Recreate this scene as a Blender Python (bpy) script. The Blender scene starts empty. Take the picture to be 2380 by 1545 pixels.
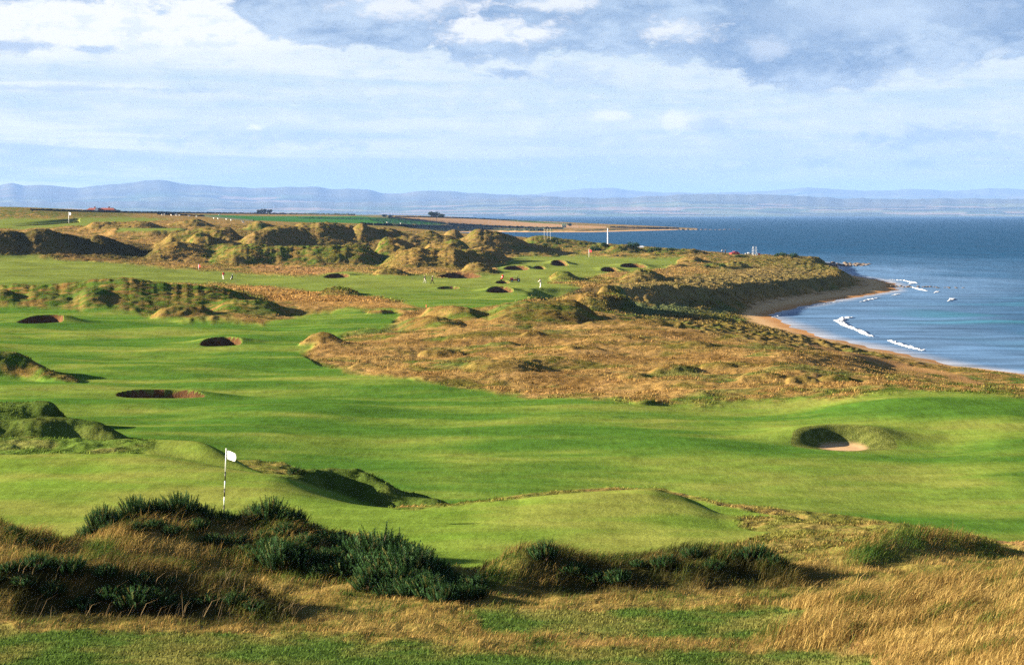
import bpy, math, random
import numpy as np
from mathutils import Vector, Matrix

rng = np.random.default_rng(7)
random.seed(7)
F = 5200.0          # focal length in units of a 2500 px wide frame
UC, VH = 1250.0, 524.0
SEA = -20.0
SUN_EL, SUN_AHEAD = math.radians(14.5), math.radians(11.0)
SUN = Vector((-math.cos(SUN_AHEAD) * math.cos(SUN_EL), math.sin(SUN_AHEAD) * math.cos(SUN_EL), math.sin(SUN_EL)))
EXPOSURE = 2.6

scene = bpy.context.scene
col = scene.collection

# ------------------------------------------------------------------ noise
def _hash(ix, iy, seed):
    h = (ix.astype(np.int64) * 374761393 + iy.astype(np.int64) * 668265263 + seed * 1442695041) & 0xFFFFFFFF
    h = ((h ^ (h >> 13)) * 1274126177) & 0xFFFFFFFF
    return (h ^ (h >> 16)) & 0xFFFF

def perlin(x, y, seed=0):
    x = np.asarray(x, np.float64); y = np.asarray(y, np.float64)
    ix = np.floor(x); iy = np.floor(y)
    fx = (x - ix).astype(np.float32); fy = (y - iy).astype(np.float32)
    sx = fx * fx * fx * (fx * (fx * 6 - 15) + 10); sy = fy * fy * fy * (fy * (fy * 6 - 15) + 10)
    def g(i, j, dx, dy):
        a = _hash(ix + i, iy + j, seed).astype(np.float32) * (2 * math.pi / 65536.0)
        return np.cos(a) * dx + np.sin(a) * dy
    n0 = g(0, 0, fx, fy) * (1 - sx) + g(1, 0, fx - 1, fy) * sx
    n1 = g(0, 1, fx, fy - 1) * (1 - sx) + g(1, 1, fx - 1, fy - 1) * sx
    return (n0 * (1 - sy) + n1 * sy) * 1.5

def fbm(x, y, octv=3, seed=0, gain=0.5):
    s = 0.0; a = 1.0
    for o in range(octv):
        s = s + a * perlin(x * 2 ** o + 17.3 * o, y * 2 ** o - 9.1 * o, seed + o * 13)
        a *= gain
    return s

def sstep(a, b, x):
    t = np.clip((x - a) / (b - a), 0, 1)
    return t * t * (3 - 2 * t)

def pchip(xk, yk, x):
    xk = np.asarray(xk, float); yk = np.asarray(yk, float)
    h = np.diff(xk); d = np.diff(yk) / h
    m = np.zeros_like(yk)
    for i in range(1, len(xk) - 1):
        if d[i - 1] * d[i] > 0:
            w1 = 2 * h[i] + h[i - 1]; w2 = h[i] + 2 * h[i - 1]
            m[i] = (w1 + w2) / (w1 / d[i - 1] + w2 / d[i])
    m[0] = d[0]; m[-1] = d[-1]
    x = np.clip(x, xk[0], xk[-1])
    i = np.clip(np.searchsorted(xk, x) - 1, 0, len(xk) - 2)
    t = (x - xk[i]) / h[i]
    t2 = t * t; t3 = t2 * t
    return (2 * t3 - 3 * t2 + 1) * yk[i] + (t3 - 2 * t2 + t) * h[i] * m[i] + (-2 * t3 + 3 * t2) * yk[i + 1] + (t3 - t2) * h[i] * m[i + 1]

# ------------------------------------------------------------------ terrain grid
def steps(*seg):
    out = []
    for a, b, s in seg:
        out += list(np.arange(a, b, s))
    return np.array(out)
D = steps((0.8, 20, 1.2), (20, 44, .7), (44, 112, .16), (112, 200, .3), (200, 360, .5), (360, 760, 1.0), (760, 1100, 2.5), (1100, 1700, 6), (1700, 3400, 14), (3400, 6600, 120))
Um = np.arange(-330, 2831, 3.2)
gs = np.cumsum(6 * 1.14 ** np.arange(48))
U = np.concatenate([(Um[0] - gs)[::-1], Um, Um[-1] + gs])
NR, NC = len(D), len(U)

CN = [(0.8, -1.8), (20, -6.2), (40, -9.5), (47, -9.9)]
TAB = {
    -6000: CN + [(100, -10), (300, -10), (1000, -2), (1500, 4), (3400, 6), (6600, 0)],
    -700: CN + [(62, -10.2), (98, -10.6), (110, -12), (260, -13.2), (450, -12.5), (720, -9), (900, -4.5), (1100, -.5), (1300, 4), (1500, 6), (2000, 7), (3400, 6), (6600, 0)],
    0: CN + [(62, -10.3), (78, -10.5), (92, -10.5), (98, -10.7), (106, -12.2), (140, -12.8), (190, -13.3), (260, -13.6), (340, -13.6), (450, -13), (580, -12), (720, -10), (900, -5.5), (1100, -1.2), (1300, 3.5), (1500, 5.5), (2000, 6.5), (3400, 6), (6600, 0)],
    300: CN + [(62, -10.3), (78, -10.5), (92, -10.5), (98, -10.8), (106, -12.2), (140, -12.9), (190, -13.4), (260, -13.7), (340, -13.8), (450, -13.6), (580, -12.6), (720, -10.5), (900, -5.5), (1100, -2.8), (1400, -.5), (1700, 2), (2100, 3.5), (3400, 4.5), (6600, 0)],
    640: CN + [(62, -10.4), (78, -10.5), (86, -10.6), (92, -11.2), (100, -12.5), (140, -13.0), (190, -13.5), (260, -13.8), (340, -14), (450, -14.3), (560, -14.0), (640, -13.5), (720, -11.5), (850, -8), (1000, -6), (1200, -5), (1500, -4), (2000, -2.8), (2600, -.8), (3400, 1.2), (6600, -4)],
    1000: CN + [(62, -10.4), (72, -10.5), (76, -10.55), (80, -11.0), (88, -12.6), (95, -12.9), (105, -13), (140, -13.2), (190, -13.5), (260, -13.4), (340, -13.9), (450, -14.3), (580, -14), (680, -13.3), (800, -11), (950, -9.5), (1200, -8.5), (1500, -7.5), (2000, -6), (2600, -3.5), (3400, -1.5), (6600, -8)],
    1250: CN + [(62, -10.4), (70, -10.4), (79, -10.6), (83, -11.2), (89, -12.5), (96, -12.9), (108, -13), (144, -13.2), (190, -13.4), (240, -13), (290, -12.7), (340, -14), (450, -14.3), (580, -14), (720, -14.3), (800, -12), (1000, -11), (1300, -12), (2000, -16), (2440, -17), (2600, -14), (3000, -10.5), (3400, -8.5), (6600, -16)],
    1600: CN + [(62, -10.4), (74, -10.5), (82, -10.9), (90, -12.6), (105, -13.1), (144, -13.2), (180, -13.2), (240, -13), (300, -13), (360, -13.3), (450, -14.3), (580, -14.6), (720, -14), (820, -13.6), (950, -15), (1500, -18), (2600, -18.5), (2900, -17.5), (3200, -17), (3400, -17.5), (6600, -24)],
    1900: CN + [(62, -10.3), (70, -10.6), (76, -11), (84, -12.7), (105, -13.1), (140, -13.2), (160, -13), (200, -13.35), (260, -14.3), (330, -16.2), (400, -17.2), (445, -17.0), (480, -16.1), (520, -15.8), (600, -15.4), (720, -15.3), (800, -15.8), (900, -18), (2000, -23), (6600, -26)],
    2200: [(0.8, -1.8), (20, -6.2), (38, -8.9), (47, -9.4), (58, -10.1), (70, -10.4), (77, -11.4), (86, -12.9), (105, -13.2), (127, -13.1), (148, -12.5), (165, -13.0), (190, -14.6), (230, -17.3), (255, -18.6), (330, -19), (500, -17), (800, -17), (1200, -22), (6600, -26)],
    2500: [(0.8, -1.8), (20, -6.0), (38, -8.3), (47, -8.8), (55, -9.2), (62, -10.2), (72, -11.4), (80, -12.7), (90, -13), (110, -12.9), (130, -12.5), (150, -12.6), (170, -13.7), (190, -15.3), (225, -18.2), (300, -19.4), (800, -18), (1200, -22), (6600, -26)],
    2900: [(0.8, -1.8), (20, -5.6), (38, -7.6), (47, -8.2), (58, -9.2), (72, -11), (82, -12.4), (110, -12.9), (140, -12.5), (160, -13), (200, -15), (300, -18), (1200, -22), (6600, -26)],
    9000: [(0.8, -1.8), (20, -5.6), (47, -9), (80, -13), (140, -18), (300, -22), (6600, -26)],
}
keys = sorted(TAB)
lnD = np.log(D)
colsZ = np.stack([pchip(np.log([p[0] for p in TAB[k]]), [p[1] for p in TAB[k]], lnD) for k in keys], 1)
Z = np.empty((NR, NC), np.float64)
for i in range(NR):
    Z[i] = pchip(keys, colsZ[i], U)

GX = ((U[None, :] - UC) / F) * D[:, None]
GY = np.repeat(D[:, None], NC, 1)

# the shore: land polygon on the map (x right, y ahead)
def px(u, v):
    d = -SEA * F / (v - VH); return ((u - UC) / F * d, d)
LAND = [(220, -100), (150, 0), (122, 60), (102, 120), (86, 180), (73, 230)] + [px(2500, 914), px(2346, 895), (55.5, 308.6), (51.5, 342), (49.5, 377)] + [
    px(1879, 768), px(1936, 753), px(2007, 739), px(2079, 727), px(2150, 716), px(2186, 708), px(2184, 699), (111, 620), (112.5, 650), px(2089, 675), (114, 740), (121, 790), (127, 830), (131, 880), (128, 930), (95, 985), (45, 1045), (5, 1120), (-40, 1300), (-80, 1700), (-115, 2100), (-110, 2330), (-25, 2460),
    (14, 2419), (93, 2415), (155, 2600), (213, 2770), (283, 2885), (315, 2930), (300, 3060), (170, 3300), (60, 3600), (-100, 4000), (-500, 4700), (-3000, 5600), (-30000, 6000), (-30000, -100)]
def shore_dist(X, Y):
    """metres inland (positive) or out to sea (negative)"""
    X = np.asarray(X, np.float32); Y = np.asarray(Y, np.float32)
    best = np.full(X.shape, 1e12, np.float32); inside = np.zeros(X.shape, bool)
    n = len(LAND)
    for k in range(n):
        (ax, ay), (bx, by) = LAND[k], LAND[(k + 1) % n]
        ex, ey = bx - ax, by - ay
        t = np.clip(((X - ax) * ex + (Y - ay) * ey) / (ex * ex + ey * ey), 0, 1)
        best = np.minimum(best, (X - ax - t * ex) ** 2 + (Y - ay - t * ey) ** 2)
        if ay != by:
            c = ((ay > Y) != (by > Y)) & (X < ex * (Y - ay) / (by - ay) + ax)
            inside ^= c
    return np.where(inside, 1, -1) * np.sqrt(best)
S = shore_dist(GX, GY).astype(np.float64)
S += 1.2 * perlin(GX / 9, GY / 9, 5) * sstep(60, 5, np.abs(S))
wb = 7 + 4.5 * sstep(425, 475, D) * sstep(760, 600, D) - 3 * sstep(700, 800, D) * sstep(1200, 1000, D) + 15 * sstep(2000, 2300, D)
wb = wb[:, None]
slope = np.where(D > 2000, 0.04, np.where(D < 350, 0.14, 0.085))[:, None]
zb = SEA + np.where(S < 0, np.maximum(S * .05, -8), np.minimum(S, wb) * slope)
bx_ = np.maximum(S - wb + 1.5 * perlin(GX / 3.5, GY / 3.5, 6), 0)
low_ = (sstep(445, 405, D) * sstep(150, 190, D))[:, None]
bank = np.where(D > 2000, .25, 1)[:, None] * ((1 - low_) * .75 * bx_ + low_ * (.11 * bx_ + .5 * np.maximum(bx_ - 38, 0)))
zc = zb + bank
k_ = 0.5
hh = np.clip(0.5 + 0.5 * (zc - Z) / k_, 0, 1)
Z = zc * (1 - hh) + Z * hh - k_ * hh * (1 - hh)
Z0 = Z.copy()
V0 = VH - Z0 * F / D[:, None]

def ui(u):
    return float(np.interp(u, U, np.arange(NC)))
def dfind(u, v, dmin=44):
    """distance at which the open ground is seen at height v of column u"""
    j = int(round(ui(u))); c = V0[:, j]
    i0 = int(np.searchsorted(D, dmin))
    idx = np.nonzero(c[i0:] <= v)[0]
    if not len(idx): return D[-1]
    i = idx[0] + i0
    if i == i0: return D[i]
    t = (c[i - 1] - v) / max(c[i - 1] - c[i], 1e-9)
    return D[i - 1] + t * (D[i] - D[i - 1])
def sample(A, x, y):
    x = np.asarray(x, float); y = np.asarray(y, float)
    cu = np.interp(UC + F * x / y, U, np.arange(NC)); cd = np.interp(y, D, np.arange(NR))
    i = np.clip(cd.astype(int), 0, NR - 2); j = np.clip(cu.astype(int), 0, NC - 2)
    a = cd - i; b = cu - j
    return (A[i, j] * (1 - a) * (1 - b) + A[i + 1, j] * a * (1 - b) + A[i, j + 1] * (1 - a) * b + A[i + 1, j + 1] * a * b)

BARE = np.zeros((NR, NC), np.float32)      # how much a form is long-grass dune
def ridge(pts, vb=None, d=None, wn=4, wf=6, p=2.0, rough=1.0, wob=0.25, lift=0.0):
    """a dune: crest seen through pts (u, v[, distance]); wn, wf its depth before and behind the crest"""
    global Z
    us = [q[0] for q in pts]
    ds = []
    for q in pts:
        if len(q) > 2: ds.append(q[2])
        elif d is not None: ds.append(d)
        else: ds.append(dfind(q[0], vb) + wn * .85)
    if vb is not None and d is None and len(pts[0]) < 3:
        ds = [float(np.median(ds))] * len(ds) if len(ds) < 4 else ds
    j0, j1 = int(ui(us[0])), int(ui(us[-1])) + 1
    uu = U[j0:j1 + 1]
    vt = pchip(us, [q[1] for q in pts], uu); dc = pchip(us, ds, uu)
    jj = np.arange(j0, j1 + 1)
    m = np.clip((uu - us[0]) / (us[-1] - us[0]), 0, 1)
    endf = sstep(0, .2, m) * sstep(1, .8, m)
    dc = dc + wob * wn * perlin(uu * dc / F / (wn * 1.1), uu * 0 + us[0] * .37, 21)
    far_ = rough * float(sstep(230, 330, np.array(min(ds))))
    hpx_ = max(float(np.max(-np.diff([q[1] for q in pts]).cumsum(), initial=0)), 6.0)
    vt = vt + far_ * (.025 * hpx_ * perlin(uu / 6.5, uu * 0 + us[0] * .11, 24) + (.05 * hpx_) * perlin(uu / 17, uu * 0 + us[0] * .13, 25))
    p = p * (1 - .08 * far_); wn = wn * (1 + .3 * far_); wf = wf * (1 + .35 * far_)
    zt = -(vt - VH) * dc / F + lift
    cd = np.interp(dc, D, np.arange(NR)); ii = np.clip(cd.astype(int), 0, NR - 2); a = cd - ii
    zc_ = Z[ii, jj] * (1 - a) + Z[ii + 1, jj] * a
    h = np.maximum(zt - zc_, 0) * endf ** .75
    r0 = int(np.searchsorted(D, dc.min() - wn * 1.3)); r1 = int(np.searchsorted(D, dc.max() + wf * 1.3))
    dd = D[r0:r1 + 1, None] - dc[None, :]
    w = np.where(dd < 0, wn, wf) * (0.75 + .25 * endf)[None, :]
    s = np.clip(np.abs(dd) / w, 0, 1)
    prof = (1 - s ** p) ** 2
    gx = GX[r0:r1 + 1, j0:j1 + 1]; gy = GY[r0:r1 + 1, j0:j1 + 1]; sc_ = max(wn * .55, .8)
    rag = .20 * fbm(gx / sc_, gy / (sc_ * 1.1), 3, 23, .55) * rough * sstep(0, .5, s) * sstep(70, 110, gy)
    Z[r0:r1 + 1, j0:j1 + 1] += h[None, :] * np.maximum(prof * (1 + rag), 0)
    BARE[r0:r1 + 1, j0:j1 + 1] = np.maximum(BARE[r0:r1 + 1, j0:j1 + 1], rough * np.clip(prof * 3, 0, 1) * np.clip(h / .15, 0, 1)[None, :])

# ---------------- gentle roll of the links
mown_roll = 0.42 * perlin(GX / 17, GY / 15, 31) + 0.09 * perlin(GX / 6.5, GY / 6, 32)
Z += mown_roll * sstep(98, 125, GY) * sstep(900, 500, GY) * sstep(2, 14, S)
Z += 0.06 * perlin(GX / 9, GY / 7, 33) * sstep(60, 70, GY) * sstep(105, 98, GY)

# ---------------- foreground dunes (u, v, distance)
ridge([(-400, 1290, 63), (-200, 1262, 63), (-60, 1268, 63), (0, 1282, 62.5), (70, 1310, 62), (150, 1330, 62), (200, 1318, 62.5), (290, 1282, 63.5), (400, 1262, 64.5), (520, 1276, 65), (600, 1283, 65), (690, 1280, 65), (780, 1315, 65), (880, 1335, 64.5), (960, 1352, 64), (1040, 1385, 62.5), (1110, 1440, 60.5), (1170, 1490, 58.5), (1215, 1512, 57.5)], wn=6.5, wf=4.5, p=1.8, wob=.08)
ridge([(-400, 1400, 55.4), (-200, 1388, 55.4), (0, 1382, 55.6), (90, 1378, 55.6), (200, 1374, 56), (300, 1380, 56), (400, 1394, 56), (480, 1410, 55.8), (560, 1430, 55.4), (640, 1458, 54.8), (710, 1492, 54), (790, 1545, 53.2)], wn=1.9, wf=2.4, p=2.4, wob=.16)
ridge([(1110, 1470, 58.5), (1150, 1405, 60), (1210, 1364, 60.4), (1290, 1342, 61), (1350, 1350, 61.4), (1400, 1366, 61.6), (1440, 1376, 61.6), (1500, 1374, 61.2), (1560, 1366, 61), (1620, 1362, 61), (1690, 1352, 61), (1750, 1348, 61.4), (1810, 1358, 61.6), (1870, 1374, 61), (1930, 1402, 60), (2000, 1442, 58.3), (2060, 1468, 57.5)], wn=2.7, wf=3.0, p=2.2, wob=.15)
ridge([(1700, 1255, 77), (1850, 1262, 76), (1960, 1270, 74.5), (2060, 1276, 74), (2160, 1280, 74), (2260, 1290, 73.5), (2360, 1306, 73), (2430, 1326, 72), (2480, 1356, 70.5), (2520, 1385, 69)], wn=5, wf=3.2, p=2, wob=.12)
ridge([(2000, 1432, 64), (2120, 1392, 66), (2250, 1366, 67), (2340, 1368, 67), (2430, 1388, 66), (2500, 1410, 65)], wn=3.0, wf=2.0, p=2, wob=.15)
ridge([(1800, 1530, 52), (1880, 1500, 52.5), (1980, 1478, 53), (2100, 1455, 53.5), (2220, 1440, 54), (2340, 1424, 54.5), (2440, 1410, 55), (2540, 1396, 55), (2700, 1385, 55), (2900, 1390, 55)], wn=7, wf=2.2, p=1.7, wob=.06)
ridge([(2040, 1350, 63.5), (2130, 1322, 65), (2230, 1308, 67), (2320, 1312, 69), (2400, 1328, 70.5), (2460, 1352, 71), (2510, 1390, 70.5)], wn=3.2, wf=2.4, p=2, wob=.2)
ridge([(2230, 1605, 45.5), (2300, 1580, 46), (2380, 1545, 46.5), (2480, 1520, 47), (2600, 1505, 47), (2800, 1510, 47)], wn=4, wf=2.0, p=1.8, wob=.06)
# ---------------- hollow and bank round the near green
ridge([(640, 1168, 88), (690, 1158, 90), (760, 1150, 91), (815, 1142, 92), (860, 1143, 92), (900, 1156, 91.5), (945, 1180, 90.5), (1000, 1206, 89.5), (1090, 1222, 88.5), (1170, 1228, 88)], wn=2.6, wf=4.5, p=2.3, wob=.08)
ridge([(-300, 1072, 100), (0, 1070, 100), (200, 1073, 99), (380, 1073, 98.5), (480, 1077, 97.5), (560, 1087, 96), (660, 1101, 93.5)], wn=4, wf=3.5, p=2, rough=.0, wob=.06)
ridge([(1150, 1238, 79), (1300, 1214, 81), (1450, 1200, 82.5), (1580, 1195, 83.5), (1640, 1205, 83), (1720, 1228, 82), (1800, 1254, 81)], wn=10, wf=3.6, p=1.6, rough=0, wob=.02)
# left mounds beyond the green
ridge([(-200, 1035, 117), (-60, 1025, 118), (20, 1028, 118), (90, 1022, 118), (150, 1020, 118.5), (210, 1028, 118), (270, 1046, 117), (320, 1062, 115.5), (360, 1070, 114)], wn=3.2, wf=5, p=2.4, wob=.05)
ridge([(-200, 990, 128), (0, 984, 128), (60, 984, 128), (110, 982, 128), (135, 988, 128), (160, 1003, 127), (195, 1020, 126)], wn=3.4, wf=5, p=2.4, wob=.05)
ridge([(-160, 880, 176), (-60, 868, 177), (0, 866, 177), (40, 868, 177), (80, 884, 176), (110, 902, 174), (140, 914, 173), (180, 922, 171), (210, 928, 170)], wn=5, wf=8, p=2, wob=.08)
# ---------------- the mid dune on the left
ridge([(-160, 712), (-60, 704), (15, 702), (36, 697), (90, 699), (143, 696), (200, 690), (228, 684), (270, 685), (314, 682), (357, 688), (410, 693), (464, 698), (535, 704), (607, 722), (664, 738), (720, 752)], d=338, wn=34, wf=36, p=1.5, wob=.25)
ridge([(-120, 730), (-40, 716), (10, 712), (40, 722), (64, 744)], vb=752, wn=9, wf=9, p=2)
ridge([(168, 742), (190, 732), (214, 720), (246, 722), (268, 732), (290, 756)], vb=760, wn=10, wf=14, p=1.9)
ridge([(60, 722), (95, 720), (130, 722), (160, 730)], d=318, wn=8, wf=14, p=1.8)
ridge([(330, 730), (380, 720), (430, 722), (480, 734)], d=322, wn=9, wf=16, p=1.8)
ridge([(505, 764), (540, 750), (580, 740), (630, 741), (670, 748), (706, 757)], vb=771, wn=9, wf=16, p=2)
ridge([(360, 770), (400, 752), (440, 748), (490, 754), (530, 770)], vb=780, wn=6, wf=10, p=2)
ridge([(776, 722), (792, 709), (815, 702), (845, 706), (870, 716), (900, 724)], vb=723, wn=9, wf=12)
ridge([(700, 852), (735, 838), (762, 822), (784, 816), (806, 820), (830, 832), (860, 846)], vb=852, wn=6, wf=7, p=1.6)
# ---------------- big dark dune far left and those behind
ridge([(-250, 560), (-100, 556), (0, 566), (40, 568), (62, 571), (84, 566), (105, 563), (135, 568), (165, 575), (195, 582), (218, 585), (232, 578), (242, 577), (262, 582), (290, 590), (325, 597), (345, 610), (365, 634), (385, 646)], vb=630, wn=24, wf=60, p=1.5, wob=.18)
ridge([(340, 628), (380, 606), (430, 598), (500, 600), (560, 612), (600, 626)], vb=640, wn=40, wf=40, p=1.6)
ridge([(505, 640), (525, 618), (545, 608), (600, 606), (660, 605), (740, 605), (820, 605), (900, 605), (930, 612), (960, 640)], vb=648, wn=20, wf=60, p=3.2, wob=.22)
ridge([(530, 592), (600, 580), (680, 570), (760, 565), (850, 566), (930, 569), (1010, 575), (1090, 580), (1160, 588), (1220, 604)], d=745, wn=55, wf=70, p=1.6, wob=.3)
ridge([(900, 640), (960, 628), (1050, 616), (1120, 612), (1180, 618), (1240, 632)], d=610, wn=40, wf=60, p=1.6, wob=.3)
ridge([(375, 586), (420, 574), (465, 566), (505, 559), (530, 556), (556, 557), (580, 566), (605, 582)], d=720, wn=36, wf=36, p=1.8)
ridge([(455, 590), (480, 577), (505, 578), (525, 592)], d=690, wn=14, wf=14)
ridge([(555, 588, 692), (600, 577, 698), (640, 567, 704), (680, 561, 710), (715, 563, 716), (745, 560, 722), (786, 551, 728), (815, 553, 734), (850, 561, 740), (875, 572, 744), (900, 586, 748)], wn=30, wf=40, p=1.6, wob=.3)
ridge([(228, 574), (285, 563), (450, 561), (490, 571)], d=812, wn=14, wf=60, p=3, rough=0, wob=.1)
ridge([(390, 556), (430, 546), (478, 538), (498, 543), (520, 553), (540, 560)], d=960, wn=26, wf=40)
ridge([(190, 558), (230, 545), (290, 546), (350, 543), (400, 550)], d=880, wn=26, wf=40)
ridge([(590, 557), (612, 549), (630, 543), (650, 548), (690, 557)], d=920, wn=20, wf=30)
ridge([(700, 553), (740, 546), (800, 545), (850, 551), (890, 556)], d=960, wn=20, wf=30)
# ---------------- crowd of dunes in the middle
ridge([(850, 584), (868, 562), (885, 554), (905, 566), (925, 582)], d=740, wn=18, wf=22)
ridge([(874, 584), (895, 566), (925, 559), (955, 560), (985, 574), (1005, 586)], d=760, wn=22, wf=26)
ridge([(990, 596), (1020, 573), (1050, 566), (1075, 576), (1095, 594)], d=770, wn=22, wf=26)
ridge([(1075, 584), (1095, 568), (1110, 563), (1125, 574), (1140, 582)], d=830, wn=18, wf=20)
ridge([(906, 622), (925, 594), (946, 583), (975, 587), (1005, 600), (1040, 618)], d=665, wn=20, wf=24)
ridge([(1020, 620), (1045, 602), (1080, 596), (1110, 588), (1135, 596), (1165, 614)], d=680, wn=20, wf=24)
ridge([(1105, 630), (1140, 616), (1170, 607), (1192, 603), (1215, 610), (1245, 630)], d=650, wn=16, wf=20)
ridge([(905, 664), (935, 642), (975, 626), (1020, 617), (1060, 622), (1105, 616), (1130, 632), (1170, 650), (1195, 660)], d=570, wn=32, wf=34, p=1.7)
ridge([(1122, 668), (1138, 650), (1156, 643), (1178, 646), (1196, 656), (1215, 668)], d=520, wn=11, wf=14, p=2)
ridge([(905, 674), (930, 660), (960, 658), (985, 667), (1010, 674)], d=500, wn=9, wf=14)
ridge([(1110, 596), (1140, 570), (1172, 564), (1205, 568), (1250, 580), (1290, 598), (1340, 612), (1390, 624)], d=750, wn=36, wf=50, p=1.7)
ridge([(1262, 590), (1290, 580), (1330, 580), (1380, 586), (1440, 594), (1475, 602), (1520, 604)], d=860, wn=40, wf=40)
ridge([(1430, 618), (1450, 601), (1475, 597), (1490, 606), (1505, 618)], d=790, wn=14, wf=18)
ridge([(1470, 622), (1495, 604), (1515, 599), (1545, 606), (1590, 620), (1620, 628)], d=770, wn=18, wf=24)
ridge([(1575, 630), (1600, 614), (1640, 611), (1690, 613), (1720, 620), (1750, 632)], d=770, wn=30, wf=30)
ridge([(1325, 690), (1345, 678), (1362, 667), (1382, 665), (1400, 672), (1425, 688), (1445, 694)], d=470, wn=11, wf=12)
ridge([(1470, 706), (1505, 686), (1540, 668), (1566, 661), (1600, 668), (1635, 688), (1665, 704)], d=470, wn=16, wf=16)
ridge([(1345, 744), (1380, 727), (1420, 719), (1470, 718), (1520, 724), (1570, 738)], d=372, wn=12, wf=20)
ridge([(1448, 744), (1462, 716), (1482, 704), (1508, 702), (1524, 712), (1540, 740)], d=385, wn=8, wf=9, p=2.6)
ridge([(1400, 744), (1440, 729), (1470, 735), (1500, 746)], d=356, wn=7, wf=10)
ridge([(1020, 772), (1050, 758), (1090, 754), (1140, 760), (1180, 774)], vb=782, wn=8, wf=14)
ridge([(960, 800), (1010, 783), (1060, 776), (1110, 786), (1150, 800)], vb=806, wn=8, wf=14)
ridge([(1170, 786), (1220, 756), (1270, 744), (1330, 740), (1400, 748), (1460, 764)], vb=790, wn=20, wf=26)
ridge([(1120, 906), (1165, 886), (1200, 880), (1245, 880), (1290, 890), (1340, 902)], vb=912, wn=8, wf=9)
ridge([(1640, 650), (1665, 636), (1690, 630), (1715, 640), (1740, 650)], d=640, wn=12, wf=14)
# headland scrub
ridge([(1725, 676), (1760, 652), (1800, 645), (1830, 655), (1850, 672)], d=600, wn=12, wf=16)
ridge([(1770, 646), (1810, 634), (1850, 640), (1880, 652)], d=720, wn=14, wf=16)
ridge([(1880, 640), (1920, 626), (1950, 628), (1980, 638), (2000, 648)], d=780, wn=16, wf=16)
# hummocks of the brown rough and of the right hand bank
for (u, v, w, h) in [(1310, 822, 45, 12), (900, 902, 60, 14), (1140, 815, 50, 8), (1500, 830, 80, 10), (1650, 905, 70, 18), (1760, 900, 60, 16), (1860, 925, 80, 26), (1960, 930, 50, 22), (2040, 925, 50, 16), (1560, 925, 60, 16), (1240, 842, 60, 10), (1080, 860, 60, 10), (1420, 856, 60, 14), (1700, 848, 60, 10), (1850, 850, 80, 12), (1980, 880, 60, 12), (1000, 840, 40, 10), (1600, 795, 90, 12), (1750, 800, 80, 12), (1480, 790, 60, 8), (1050, 935, 50, 10), (930, 765, 40, 8), (1720, 965, 60, 10), (1590, 985, 60, 12)]:
    d0 = dfind(u, v); a = w * d0 / F; h *= .6
    ridge([(u - w, v - 1, d0), (u - w * .45, v - h * .75, d0), (u, v - h, d0), (u + w * .5, v - h * .5, d0), (u + w, v, d0)], wn=a * 1.1, wf=a * 1.2, wob=.5)

# ------------------------------------------------------------------ bunkers
CLS = np.zeros((NR, NC), np.int16)
SANDF = np.zeros((NR, NC), np.float32)
BUNK = []
def bunker(u, v, w, h, depth, label, floor=.6, liprat=.5, lim=None, wallw=.22):
    global Z
    d0 = dfind(u, v); m = d0 / F
    a = w / 2 * m; drop = -float(sample(Z0, (u - UC) / F * d0, d0)); lip = liprat * h * m
    b = (1 - liprat) * h * m / (drop / d0) / 2
    if lim: b = min(b, lim)
    x0, y0 = (u - UC) / F * d0, d0 + b
    R0, R1 = np.searchsorted(D, y0 - 3.2 * b - 3), np.searchsorted(D, y0 + 3.2 * b + 3)
    C0, C1 = int(ui(u - 2.6 * w)), int(ui(u + 2.6 * w)) + 1
    sl = (slice(R0, R1 + 1), slice(C0, C1 + 1))
    dx = (GX[sl] - x0) / a; dy = (GY[sl] - y0) / b
    r = np.sqrt(dx * dx + dy * dy) * (1 + .07 * perlin(dx * 1.3, dy * 1.3 + u, 41))
    back = sstep(-.25, .9, dy / np.maximum(r, .3))
    Zs = Z[sl]
    g0 = float(sample(Z, x0, y0 - b))
    lvl = Zs * .3 + g0 * .7
    near = np.exp(-(np.maximum(r - 1, 0) / .8) ** 2)
    Zs = Zs + (lvl - Zs) * near + lip * (back * 1.0) * np.exp(-(np.maximum(r - 1, 0) / .9) ** 2)
    pit = sstep(0, wallw, 1 - r)
    fl = g0 - depth + .35 * depth * sstep(.2, 1, dy)
    Z[sl] = Zs * (1 - pit) + fl * pit
    k = len(BUNK)
    inside = r < 1.0
    CLS[sl] = np.where(inside, 100 + k, CLS[sl])
    SANDF[sl] = np.maximum(SANDF[sl], np.where(inside, sstep(floor + .12, floor - .05, r), 0))
    BARE[sl] *= (r > 1.25)
    BUNK.append((label, x0, y0, g0))
bunker(2085, 1099, 262, 68, .24, 'large round bunker with grassy back wall and strip of pale sand', floor=.42, liprat=.47, wallw=.70)
bunker(381, 967, 216, 22, 0.75, 'wide flat brown bunker in the near fairway, half in shade')
bunker(526, 847, 100, 24, 0.86, 'oval brown bunker in the middle of the left fairway')
bunker(76, 797, 106, 24, 0.86, 'dark bunker below the long left dune')
bunker(814, 678, 60, 12, 1.01, 'small bunker at the foot of the brown flat beside far fairway')
bunker(1120, 676, 104, 13, 1.08, 'wide shallow bunker below the conical mound')
bunker(1094, 707, 52, 8, 0.94, 'thin bunker slit nearest the two walkers')
bunker(1220, 717, 66, 18, 1.15, 'deep bunker in front of the golfer in white')
bunker(1228, 693, 34, 8, 0.86, 'low bunker under the red mower')
bunker(1262, 659, 62, 12, 1.08, 'dark bunker left below the far green')
bunker(1319, 656, 28, 8, 0.72, 'little sandy bunker between two dark ones')
bunker(1370, 650, 42, 16, 1.15, 'dark tilted bunker cut in the front of the far green')
bunker(1497, 664, 42, 13, 1.15, 'dark bunker right below the far green')
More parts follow.
